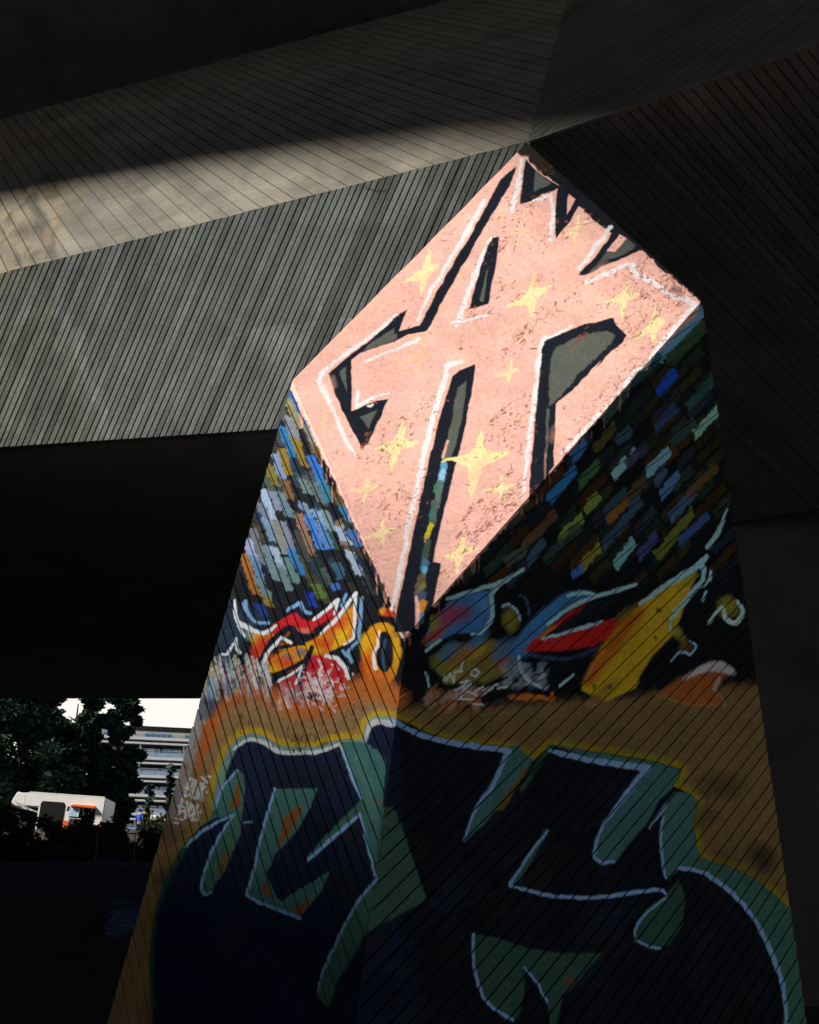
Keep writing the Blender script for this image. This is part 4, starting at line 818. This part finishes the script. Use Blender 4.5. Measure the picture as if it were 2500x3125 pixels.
# walls that close the underpass on the right and behind
wall = empty('abutment_wall', (16, 20, 0), 'dark concrete abutment wall in deep shade right of the graffiti pier', 'wall')
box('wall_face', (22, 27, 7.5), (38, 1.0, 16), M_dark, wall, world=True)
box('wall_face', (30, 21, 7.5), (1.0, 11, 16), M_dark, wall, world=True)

# ------------------------------------------------------------------ ground
def gz(x, y):
    z = 0.0
    if y > 24: z = 4.4 * min(1, (y - 24) / 17) ** 1.1
    if y > 46: z = 4.4 + 3.2 * min(1, (y - 46) / 18)
    e = -x - (.36 * max(y, 0) + 7)
    if e > 0 and y < 60: z += min(22.0, e * .8)  # left bank raised out of view to block low sky light
    if y < -25 and x < 2: z = max(z, min(17.0, (-25 - y) * .9))  # unseen bank behind the viewer, added to cut low sky light
    return z
gv, gf = [], []
xs = list(np.linspace(-70, 40, 90)); ys = list(np.linspace(-40, 70, 120)) + [90, 130, 200, 400, 900, 2000]
xs = [-2000, -600, -200, -110] + xs + [70, 150, 500, 2000]
nz = np.random.default_rng(5)
for y in ys:
    for x in xs:
        gv.append((x, y, gz(x, y) + (nz.normal(0, .04) if 22 < y < 46 and abs(x) < 70 else nz.normal(0, .008) if y < 46 else 0)))
nx = len(xs)
for j in range(len(ys) - 1):
    for i in range(nx - 1): gf.append((j * nx + i, j * nx + i + 1, (j + 1) * nx + i + 1, (j + 1) * nx + i))
gr_o = mesh('ground', gv, gf, M_soil, smooth=True); tag(gr_o, kind='structure')

# ------------------------------------------------------------------ the street behind: trees, block of flats, camper van, people
M_bark = simple('bark', (.045, .036, .028), .95, .4, 5, .8)
def leaf_mat(name, a, b):
    m, t, bs = mat_new(name)
    n1 = noise(t, .9, 3, .6, N(t, 'ShaderNodeTexCoord').outputs['Object'])
    r = ramp(t, n1.outputs[0], [(0.35, a), (0.65, b)]); t.links.new(r.outputs[0], bs.inputs['Base Color'])
    bs.inputs['Roughness'].default_value = .7; bs.inputs['Specular IOR Level'].default_value = .15
    return m
M_leaf = leaf_mat('dark_foliage', (.016, .042, .026), (.030, .062, .040))
M_leaf2 = leaf_mat('hedge_foliage', (.020, .034, .018), (.036, .056, .028))
def leaves(name, clumps, n, size, mat, parent, seed, flat=.5):
    """leaf-sized faces scattered in uneven clumps"""
    r = np.random.default_rng(seed); vs, fs = [], []
    wts = np.array([c[3] ** 2 * c[4] for c in clumps]); wts = wts / wts.sum()
    ids = r.choice(len(clumps), n, p=wts)
    for i in ids:
        cx, cy, cz, rr, hh = clumps[i]
        d = r.normal(size=3); d /= np.linalg.norm(d); q = r.random() ** .38
        p = A(cx + d[0] * rr * q, cy + d[1] * rr * q, cz + d[2] * hh * q)
        a = r.normal(size=3); a[2] *= flat; a /= np.linalg.norm(a); b = np.cross(a, r.normal(size=3)); b /= np.linalg.norm(b)
        s_ = size * r.uniform(.6, 1.5); k = len(vs)
        vs += [p - a * s_, p + b * s_ * .45, p + a * s_, p - b * s_ * .45]; fs.append((k, k + 1, k + 2, k + 3))
    return mesh(name, vs, fs, mat, parent)
def tree(px, Y, z0, top_py, wpx, label, seed, n=9000, name='leafy_tree', group=None, gaps=()):
    base = at(px, 2500, Y); x = base[0]; zt = at(px, top_py, Y)[2]; sc = Y * 1.02 / FPX
    o = empty(name, (x, Y, z0), label, 'tree', group); r = np.random.default_rng(seed)
    bm = bmesh.new(); h = zt - z0
    tube(bm, [(x, Y, z0 - .2), (x + .1, Y, z0 + h * .3), (x - .1, Y + .1, z0 + h * .6), (x, Y, z0 + h * .92)], [.26, .2, .13, .04], 9)
    for k in range(9):
        t = r.uniform(.25, .85); a = r.uniform(0, 6.28); L = wpx * sc * r.uniform(.5, .95) * (1.1 - t * .6)
        tube(bm, [(x, Y, z0 + h * t), (x + math.cos(a) * L * .5, Y + math.sin(a) * L * .5, z0 + h * t + L * .25), (x + math.cos(a) * L, Y + math.sin(a) * L, z0 + h * t + L * .55)], [.09, .06, .02], 6)
    bm_obj('trunk', bm, M_bark, o)
    cl = []
    for k in range(95):
        t = r.uniform(.08, 1.0); w = wpx * sc * (.55 + .45 * math.sin(min(1, t * 1.1) * math.pi)) ; a = r.uniform(0, 6.28); q = r.random() ** .5
        c = (x + math.cos(a) * w * q, Y + math.sin(a) * w * q, z0 + h * t)
        rad = r.uniform(.55, 1.25) * wpx * sc / 3.2
        ok = True
        for gx, gy, gr in gaps:
            g_ = at(gx, gy, Y)
            if math.hypot(c[0] - g_[0], c[2] - g_[2]) < rad * .9 + gr * sc: ok = False
        if ok: cl.append((*c, rad, rad * .8))
    leaves('crown', cl, n, .24, M_leaf, o, seed)
    return o
G_T = 'street trees behind the bridge'
gap = [(222, 2166, 30)]
tree(40, 74, 7.5, 2010, 190, 'dark leafy tree at the far left beyond the bridge, behind the white camper van', 31, 30000, group=G_T, gaps=gap)
tree(345, 76, 7.5, 2000, 66, 'tall narrow dark tree standing beside the pale block of flats', 35, 22000, group=G_T, gaps=[(290, 2160, 6), (460, 2200, 26)])
tree(205, 82, 7.5, 2110, 105, 'dark tree between two others, with a patch of white sky through its crown', 33, 26000, group=G_T, gaps=[(222, 2166, 30)])
tree(125, 93, 7.5, 2122, 105, 'dark tree in the back row, seen between the far left tree and its neighbours', 37, 16000, group=G_T, gaps=gap)
tree(512, 72, 7.5, 2335, 9, 'slim young street tree with a thin dark trunk in front of the flats', 39, 200, name='young_tree', group=None)
tree(452, 73, 7.5, 2396, 12, 'small bushy tree half hiding the lower floors of the flats', 40, 260, name='small_tree')

# ---- block of flats
M_slab = simple('white_render', (.84, .85, .86), .6, .08, 1.5, .1)
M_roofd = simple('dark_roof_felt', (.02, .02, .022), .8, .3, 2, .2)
M_void = simple('shaded_balcony_wall', (.022, .025, .032), .8, .3, 1, .1)  # near black: shade of the balcony recess put into the wall colour
M_pent = simple('penthouse_cladding', (.74, .73, .70), .6, .08, 1, .1)
def glass(name, col, rough=.08, tr=0.0):
    m, t, b = mat_new(name); b.inputs['Base Color'].default_value = (*col, 1); b.inputs['Roughness'].default_value = rough
    b.inputs['Specular IOR Level'].default_value = .8
    if tr: b.inputs['Transmission Weight'].default_value = tr
    return m
M_glass = glass('window_glass', (.10, .26, .52), .35); M_rail = glass('railing_glass', (.36, .52, .74), .3); M_curt = simple('curtain', (.42, .60, .84), .9, .2, 3, .1)
d0 = A(.96, .28, 0); d0 = unit(d0); c00 = at(425, 2500, 186.0); fz = lambda py: float(at(425, py, 186.0)[2])
BZ = 7.5; rot = math.atan2(d0[1], d0[0])
flats = empty('apartment_block', (c00[0], c00[1], BZ), 'pale modern block of flats with white balcony bands and a flat dark roof', 'building', rz=rot)
X_0, X_1 = -14.0, 46.0
def fbox(nm, x0, x1, y0, y1, z0, z1, mat, par=flats): return box(nm, ((x0 + x1) / 2, (y0 + y1) / 2, (z0 + z1) / 2 - BZ), (x1 - x0, y1 - y0, z1 - z0), mat, par)
floor_py = [2253, 2313, 2368, 2427, 2484, 2543]
fzs = [fz(p) for p in floor_py]
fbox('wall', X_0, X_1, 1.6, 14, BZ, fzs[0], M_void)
rr_ = np.random.default_rng(4)
for k, z in enumerate(fzs):
    fbox('floor_slab', X_0 - .4, X_1 + .4, -.35, 1.55, z - .22, z + .16, M_slab)
    if k == 0: continue
    zt = fzs[k - 1]
    fbox('sunshade', X_0 + .2 * k, X_1, -.5, .3, zt - .95, zt - .68, M_slab)
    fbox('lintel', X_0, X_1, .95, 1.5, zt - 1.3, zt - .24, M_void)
    x = X_0 + .3; i = 0
    while x < X_1 - 1:
        w = 2.9
        wn = fbox('window', x, x + w, 1.42, 1.52, z + .18, zt - 1.32, M_slab)
        for (a, b) in ((.06, .95), (1.02, 1.92), (1.99, 2.84)):
            if rr_.random() < .45: pane = box('curtain', (x + (a + b) / 2, 1.40, (z + .25 + zt - 1.4) / 2 - BZ), (b - a - .1, .03, zt - z - 1.75), M_curt if rr_.random() < .6 else M_slab, wn)
            else: pane = box('pane', (x + (a + b) / 2, 1.40, (z + .25 + zt - 1.4) / 2 - BZ), (b - a - .02, .03, zt - z - 1.65), M_glass, wn)
        if i % 2 == 0: fbox('post', x - .34, x - .12, .1, .3, z + .16, zt - .95, M_slab)
        x += w + .42; i += 1
    x = X_0
    while x < X_1 - 1:
        p = fbox('railing_panel', x, x + 1.9, -.30, -.26, z + .2, z + .86, M_rail); x += 1.98
    fbox('handrail', X_0, X_1, -.32, -.25, z + 1.08, z + 1.13, M_slab)
# penthouse
zr = fz(2219); z0 = fzs[0]
fbox('penthouse_wall', X_0 + 1, X_1 - 4, 2.2, 12, z0 + .16, zr - .1, M_pent)
fbox('roof', X_0 - .8, X_1 - 2, .8, 13.5, zr - .25, zr + .3, M_roofd)
x = X_0 + 1.6; i = 0
while x < X_1 - 8:
    wn = fbox('window', x, x + 4.3, 2.12, 2.19, z0 + .35, zr - .45, M_curt)
    for q in range(5): box('pane', (x + .45 + q * .86, 2.10, (z0 + zr) / 2 - .45 - BZ), (.62, .03, (zr - z0) * .42), M_glass, wn)
    for q in range(5): box('pane', (x + .45 + q * .86, 2.10, zr - .75 - BZ), (.76, .03, .5), M_glass, wn)
    x += 6.2; i += 1
fbox('handrail', X_0, X_1, -.30, -.2, z0 + .75, z0 + .83, M_slab)
# ---- camper van
M_van = simple('white_gelcoat', (.80, .80, .80), .35, .04, 2, 0); M_tyre = simple('tyre_rubber', (.02, .02, .02), .85, .2, 8, .2)
M_rub = simple('black_trim', (.015, .015, .017), .6, .2, 8, .1); M_or = simple('orange_paint', (.75, .14, .015), .45, .1, 3, 0); M_sh = simple('pale_blue_paint', (.02, .032, .05), .5, .15, 3, 0)
M_dkin = simple('dark_interior', (.012, .012, .014), .9, .2, 3, 0)
YV = 67.0; VR = math.radians(-1); pv = at(20, 2500, YV); gzv = 7.4
van = empty('camper_van', (pv[0], pv[1], gzv), 'white and orange camper van with an overcab bunk, parked under the dark trees', 'camper van', rz=VR); van.rotation_euler = (0, math.radians(4), VR)
zpx = lambda py: float(at(190, py, YV + 1.6)[2]) - gzv
ZR = zpx(2426); L = 7.3; ZB = zpx(2497)
def vprism(nm, prof, y0, y1, mat, par=van, bev=.04):
    prof = [(x * .71, z) for x, z in prof]; vs = [(x, y0, z) for x, z in prof] + [(x, y1, z) for x, z in prof]; n = len(prof)
    fs = [tuple(range(n))[::-1], tuple(range(n, 2 * n))] + [(i, (i + 1) % n, (i + 1) % n + n, i + n) for i in range(n)]
    bm = bmesh.new(); V = [bm.verts.new(v) for v in vs]
    for f in fs: bm.faces.new([V[i] for i in f])
    bmesh.ops.recalc_face_normals(bm, faces=bm.faces)
    if bev: bmesh.ops.bevel(bm, geom=bm.edges[:], offset=bev, segments=2, affect='EDGES')
    return bm_obj(nm, bm, mat, par, world=False)
zo = zpx(2466); zc = zpx(2478)
vprism('body', [(2.2, .45), (L, .45), (L, ZR), (1.0, ZR), (1.0, zo), (2.2, zo)], 0, 2.2, M_van)
vprism('overcab', [(0.0, zo + .12), (.05, zo + .28), (.35, zo + .75), (.75, ZR - .03), (1.05, ZR), (1.05, zo - .12), (2.15, zo - .25), (2.15, zo - .30), (.35, zo - .02)], .02, 2.18, M_van)
vprism('bunk_trim', [(0.0, zo + .02), (2.15, zo - .32), (2.15, zo - .42), (.1, zo - .06)], -.03, 2.23, M_rub, bev=.01)
vprism('cab', [(-.35, .45), (2.25, .45), (2.25, zc - .02), (.95, zc - .05), (.35, 1.35), (-.3, 1.15)], .1, 2.1, M_sh)
vprism('cab_window', [(.55, 1.38), (2.0, 1.40), (2.0, zc - .16), (1.0, zc - .17)], .06, .12, M_glass, bev=0)
hz0, hz1 = .55, zpx(2448)
ht = vprism('side_hatch', [(2.35, hz0), (4.25, hz0), (4.25, hz1 - .12), (4.13, hz1), (2.47, hz1), (2.35, hz1 - .12)], -.035, .02, M_dkin, bev=.012)
wz0, wz1 = zpx(2490), zpx(2458)
wn = vprism('window', [(4.7, wz0), (6.65, wz0), (6.65, wz1), (4.7, wz1)], -.03, .02, M_dkin, bev=.01)
for x0_, x1_, m_ in ((4.72, 5.0, M_curt), (5.0, 5.25, M_curt), (5.28, 5.42, M_slab), (5.66, 5.82, M_curt), (6.15, 6.25, M_curt), (6.3, 6.4, M_curt)):
    vprism('curtain', [(x0_, wz0 + .04), (x1_ - .03, wz0 + .04), (x1_ + .08, wz1 - .05), (x0_, wz1 - .05)], -.05, -.032, m_, wn, 0)
vprism('awning', [(4.72, wz1 - .02), (6.68, wz1 - .06), (6.66, wz1 + .09), (4.9, wz1 + .10)], -.22, -.01, M_or, bev=.02)
vprism('vent', [(4.42, zpx(2472)), (4.55, zpx(2470)), (4.6, zpx(2458)), (4.47, zpx(2459))], -.03, .01, M_rub, bev=.01)
vprism('skirt_panel', [(4.3, .5), (4.75, .5), (4.75, zpx(2502)), (4.3, zpx(2500))], -.03, .02, M_or, bev=.01)
vprism('skirt_panel', [(6.55, .6), (7.22, .6), (7.22, zpx(2507)), (6.55, zpx(2506))], -.03, .02, M_or, bev=.01)
vprism('lower_band', [(4.76, .5), (6.54, .5), (6.54, zpx(2497)), (4.76, zpx(2494))], -.03, .02, M_rub, bev=.01)
vprism('roof_rail', [(1.3, ZR), (L - .1, ZR), (L - .1, ZR + .06), (1.3, ZR + .06)], .02, .1, M_van, bev=.01)
for xw in (.47, 4.0):
    bm = bmesh.new(); bmesh.ops.create_cone(bm, cap_ends=True, segments=28, radius1=.36, radius2=.36, depth=.24)
    bmesh.ops.transform(bm, matrix=Matrix.Translation((xw, .1, .36)) @ Matrix.Rotation(math.pi / 2, 4, 'X'), verts=bm.verts)
    bmesh.ops.bevel(bm, geom=[e for e in bm.edges if len(e.link_faces) == 2 and e.calc_face_angle() > 1], offset=.05, segments=2, affect='EDGES')
    wh = bm_obj('wheel', bm, M_tyre, van, world=False)
    bm = bmesh.new(); bmesh.ops.create_cone(bm, cap_ends=True, segments=20, radius1=.2, radius2=.17, depth=.26)
    bmesh.ops.transform(bm, matrix=Matrix.Translation((xw, .09, .36)) @ Matrix.Rotation(math.pi / 2, 4, 'X'), verts=bm.verts)
    bm_obj('rim', bm, M_slab, wh, world=False)

# ---- dark hedge on the crest of the bank, barrier, cones
def hedge(name, p0, p1, h, label, seed, n, gr=None):
    o = empty(name, tuple((p0 + p1) / 2), label, 'hedge', gr); r = np.random.default_rng(seed); cl = []; L_ = np.linalg.norm(p1 - p0)
    for k in range(int(L_ * 30)):
        t = r.random(); p = p0 + (p1 - p0) * t; top = h * (.86 + .14 * math.sin(t * 23 + seed) * math.sin(t * 9.7)) * r.uniform(.6, 1.0)
        cl.append((p[0] + r.normal(0, .15), p[1] + r.normal(0, .25), p[2] + r.random() ** 1.2 * top, r.uniform(.18, .42), r.uniform(.2, .4)))
    leaves('leaves', cl, n, .075, M_leaf2, o, seed)
    bm = bmesh.new()
    for k in range(int(L_ * 4)):
        t = r.random(); p = p0 + (p1 - p0) * t; a = r.uniform(-.25, .25); hh = h * r.uniform(.5, .9)
        tube(bm, [tuple(p + A(0, 0, -.1)), tuple(p + A(a * .4, 0, hh * .5)), tuple(p + A(a, 0, hh))], [.022, .016, .006], 5)
    bm_obj('stems', bm, M_bark, o)
hedge('hedge', A(-10.3, 45.3, 4.35), A(-7.2, 45.3, 4.35), 1.75, 'shorter dark hedge between the long hedge and the pier, in front of the people', 58, 14000)
hedge('hedge', A(-22, 45.2, 4.35), A(-10.4, 45.2, 4.35), 2.35, 'long dark straggly hedge along the crest of the bank below the camper van', 51, 80000)
hedge('low_shrub', at(430, 2560, 60) * A(1, 1, 0) + A(0, 0, 6.9), at(500, 2560, 60) * A(1, 1, 0) + A(0, 0, 6.9), .95, 'low green shrub in front of the people by the flats', 52, 2600)
M_steel = simple('galvanised_steel', (.05, .07, .11), .5, .2, 6, .1, .6)
b0, b1 = at(296, 2560, 42.6), at(412, 2560, 42.6); zb = 4.35
bar = empty('crowd_barrier', (b0[0], 42.6, zb), 'grey steel pedestrian barrier standing in front of the dark hedge', 'barrier')
bm = bmesh.new()
for z in (.18, 1.08): tube(bm, [(b0[0], 42.6, zb + z), (b1[0], 42.6, zb + z)], [.02, .02], 8)
for x in (b0[0], b1[0]): tube(bm, [(x, 42.6, zb - .05), (x, 42.6, zb + 1.09)], [.02, .02], 8)
bm_obj('frame', bm, M_steel, bar)
for x in np.linspace(b0[0], b1[0], 13)[1:-1]:
    bm = bmesh.new(); tube(bm, [(x, 42.6, zb + .18), (x, 42.6, zb + 1.08)], [.009, .009], 6); bm_obj('upright_bar', bm, M_steel, bar)
for x in (b0[0] + .15, b1[0] - .15): box('foot', (x, 42.6, zb + .0), (.05, .55, .04), M_steel, bar, world=True)
def cone(px, py, Y, z, lab):
    p = at(px, py, Y); o = empty('traffic_cone', (p[0], Y, z), lab, 'traffic cone', 'orange traffic cones by the hedge')
    bm = bmesh.new(); bmesh.ops.create_cone(bm, cap_ends=True, segments=20, radius1=.10, radius2=.02, depth=.34); bmesh.ops.translate(bm, vec=(0, 0, .20), verts=bm.verts); bm_obj('body', bm, M_or, o, world=False)
    bm = bmesh.new(); bmesh.ops.create_cone(bm, cap_ends=False, segments=20, radius1=.078, radius2=.06, depth=.07); bmesh.ops.translate(bm, vec=(0, 0, .22), verts=bm.verts); bm_obj('sleeve', bm, M_slab, o, world=False)
    box('base', (0, 0, .02), (.26, .26, .04), M_or, o, .008)
for px, py, lab in ((448, 2537, 'small orange traffic cone on the left of the pair below the people'), (466, 2545, 'brightest orange traffic cone below the people, nearer the pier')):
    q = at(px, py + 12, 45.9); cone(px, py, 45.9, float(q[2]), lab)
    box_o = None

# ---- people on the pavement
M_skin = simple('skin', (.34, .20, .14), .6, .1, 6, 0); M_hair = simple('dark_hair', (.02, .014, .012), .6, .2, 20, .2); M_red = simple('reddish_hair', (.09, .025, .018), .6, .2, 20, .2)
M_blue = simple('blue_shirt', (.04, .12, .50), .85, .2, 8, .2); M_black = simple('black_cloth', (.012, .012, .014), .85, .2, 8, .2); M_jean = simple('dark_jeans', (.02, .025, .05), .85, .2, 8, .2); M_brown = simple('brown_coat', (.05, .02, .018), .85, .2, 8, .2)
def person(px, head_py, Y, gz_, label, shirt, hair, turn, long_hair=False):
    p = at(px, head_py, Y); Ht = float(p[2]) - gz_; k = Ht / 1.72
    o = empty('person', (p[0], Y, gz_), label, 'person', 'people standing by the flats', rz=turn)
    def skin(nm, verts, edges, rad, mat, root=0, sub=1):
        me = bpy.data.meshes.new(nm); me.from_pydata([tuple(c * k for c in v) for v in verts], edges, [])
        ob = bpy.data.objects.new(nm, me); COL.objects.link(ob); ob.parent = o; me.materials.append(mat)
        md = ob.modifiers.new('skin', 'SKIN'); md.use_smooth_shade = True
        for i, r in enumerate(rad): me.skin_vertices[0].data[i].radius = (r[0] * k, r[1] * k); me.skin_vertices[0].data[i].use_root = i == root
        sb = ob.modifiers.new('sub', 'SUBSURF'); sb.levels = sb.render_levels = sub
        return ob
    V = [(0, 0, .92), (0, 0, 1.12), (0, .01, 1.32), (0, .01, 1.45), (0, 0, 1.53), (0, -.01, 1.62), (0, -.01, 1.70),
         (.17, .01, 1.40), (.24, .02, 1.14), (.22, -.10, .92), (.21, -.15, .84), (-.17, .01, 1.40), (-.24, .02, 1.14), (-.22, -.08, .92), (-.21, -.12, .84),
         (.09, 0, .86), (.10, -.01, .48), (.10, .02, .08), (.10, -.12, .04), (-.09, 0, .86), (-.11, -.02, .48), (-.11, .03, .08), (-.11, -.11, .04)]
    E_ = [(0, 1), (1, 2), (2, 3), (3, 4), (4, 5), (5, 6), (3, 7), (7, 8), (8, 9), (9, 10), (3, 11), (11, 12), (12, 13), (13, 14), (0, 15), (15, 16), (16, 17), (17, 18), (0, 19), (19, 20), (20, 21), (21, 22)]
    R_ = [(.15, .11), (.14, .10), (.16, .11), (.12, .09), (.05, .05), (.085, .10), (.07, .085), (.06, .06), (.045, .045), (.035, .035), (.04, .025), (.06, .06), (.045, .045), (.035, .035), (.04, .025), (.09, .09), (.06, .065), (.045, .05), (.04, .03), (.09, .09), (.06, .065), (.045, .05), (.04, .03)]
    body = skin('body', V, E_, R_, M_skin)
    skin('shirt', [(0, 0, .90), (0, 0, 1.12), (0, .01, 1.32), (0, .01, 1.44), (.17, .01, 1.41), (.245, .02, 1.14), (.225, -.09, .96), (-.17, .01, 1.41), (-.245, .02, 1.14), (-.225, -.07, .96)], [(0, 1), (1, 2), (2, 3), (3, 4), (4, 5), (5, 6), (3, 7), (7, 8), (8, 9)],
         [(.18, .14), (.165, .125), (.18, .13), (.13, .105), (.08, .08), (.065, .065), (.055, .055), (.08, .08), (.065, .065), (.055, .055)], shirt)
    skin('trousers', [(0, 0, .95), (.095, 0, .84), (.105, -.01, .48), (.105, .02, .10), (-.095, 0, .84), (-.115, -.02, .48), (-.115, .03, .10)], [(0, 1), (1, 2), (2, 3), (0, 4), (4, 5), (5, 6)], [(.165, .125), (.11, .11), (.08, .085), (.065, .07), (.11, .11), (.08, .085), (.065, .07)], M_jean)
    hv = [(0, .02, 1.72), (0, .05, 1.66), (0, .075, 1.58)] + ([(0, .09, 1.46), (0, .10, 1.34)] if long_hair else [])
    skin('hair', hv, [(i, i + 1) for i in range(len(hv) - 1)], [(.078, .095), (.10, .095), (.095, .07)] + ([(.10, .05), (.07, .03)] if long_hair else []), hair)
    bm = bmesh.new()
    for s_ in (-1, 1):
        rs = bmesh.ops.create_uvsphere(bm, u_segments=8, v_segments=6, radius=.012 * k); bmesh.ops.translate(bm, vec=(s_ * .032 * k, -.108 * k, 1.635 * k), verts=rs['verts'])
    bm_obj('eyes', bm, M_black, o, world=False)
    bm = bmesh.new(); rs = bmesh.ops.create_cone(bm, segments=8, radius1=.016 * k, radius2=.006 * k, depth=.05 * k, cap_ends=True); bmesh.ops.transform(bm, matrix=Matrix.Translation((0, -.118 * k, 1.60 * k)) @ Matrix.Rotation(math.radians(20), 4, 'X'), verts=bm.verts)
    bm_obj('nose', bm, M_skin, o, world=False)
    return o
ZP = 7.55
person(429, 2469, 69.5, ZP, 'person in a bright blue shirt with dark hair, leftmost of the group', M_blue, M_hair, 2.7)
person(443, 2467, 70.5, ZP, 'person in black clothes next to the one in blue', M_black, M_hair, 3.5)
pr = person(466, 2472, 69.8, ZP, 'person with reddish long hair and a brown coat behind the white bag', M_brown, M_red, 2.6, True)
person(490, 2481, 71.0, ZP, 'person in black standing nearest the thin dark tree trunk', M_black, M_hair, 3.9)
qb = at(467, 2494, 69.2)
bag = empty('carrier_bag', (qb[0], 69.2, qb[2] - .14), 'white carrier bag held up in front of the reddish haired person', 'bag')
vsb = [(-.15, -.05, 0), (.15, -.05, 0), (.15, .05, 0), (-.15, .05, 0), (-.17, -.06, .2), (.17, -.06, .16), (.17, .06, .16), (-.17, .06, .2), (-.12, -.01, .3), (.13, -.01, .24), (.13, .01, .24), (-.12, .01, .3)]
mesh('pouch', vsb, [(0, 3, 2, 1)] + [(r + i, r + (i + 1) % 4, r + 4 + (i + 1) % 4, r + 4 + i) for r in (0, 4) for i in range(4)] + [(8, 9, 10, 11)], M_slab, bag, world=False)
bm = bmesh.new(); tube(bm, [(-.07, 0, .27), (-.03, 0, .40), (.04, 0, .39), (.07, 0, .25)], [.008] * 4, 6); bm_obj('handle', bm, M_slab, bag, world=False)

# ---- wet gravel at the foot of the bank, its sky reflection put into the blue colour
m, t, b = mat_new('wet_gravel')
co = N(t, 'ShaderNodeTexCoord').outputs['Object']; vo = N(t, 'ShaderNodeTexVoronoi'); vo.inputs['Scale'].default_value = 16; t.links.new(co, vo.inputs['Vector'])
t.links.new(ramp(t, vo.outputs['Color'], [(0, (.04, .08, .18)), (1, (.14, .26, .52))]).outputs[0], b.inputs['Base Color']); b.inputs['Roughness'].default_value = .22
bump(t, b, vo.outputs['Distance'], .8, .05)
pa, pf = [], []
quad = [(345, 2755), (432, 2765), (405, 2880), (300, 2872)]
def ground_hit(px, py):
    r = cray(px, py); r = r / r[1]
    for Y in np.linspace(18, 48, 1500):
        p = C0 + r * Y
        if gz(p[0], p[1]) >= p[2]: return p
    return C0 + r * 34
cs4 = [ground_hit(*q) for q in quad]; rg = np.random.default_rng(9)
for k in range(1500):
    s_, t_ = np.clip(rg.normal(.62, .24), 0, 1), np.clip(rg.normal(.5, .22), 0, 1); p = (cs4[0] * (1 - s_) + cs4[1] * s_) * (1 - t_) + (cs4[3] * (1 - s_) + cs4[2] * s_) * t_
    q = rg.uniform(.02, .06); z = gz(p[0], p[1]) + .03; i = len(pa)
    pa += [(p[0] - q, p[1] - q * .6, z), (p[0] + q, p[1] - q * .7, z), (p[0] + q * .8, p[1] + q, z + .01), (p[0] - q * .7, p[1] + q, z + .01), (p[0] + rg.normal(0, .01), p[1], z + q * .7)]
    pf += [(i, i + 1, i + 4), (i + 1, i + 2, i + 4), (i + 2, i + 3, i + 4), (i + 3, i, i + 4)]
tag(mesh('gravel', pa, pf, m), kind='stuff')
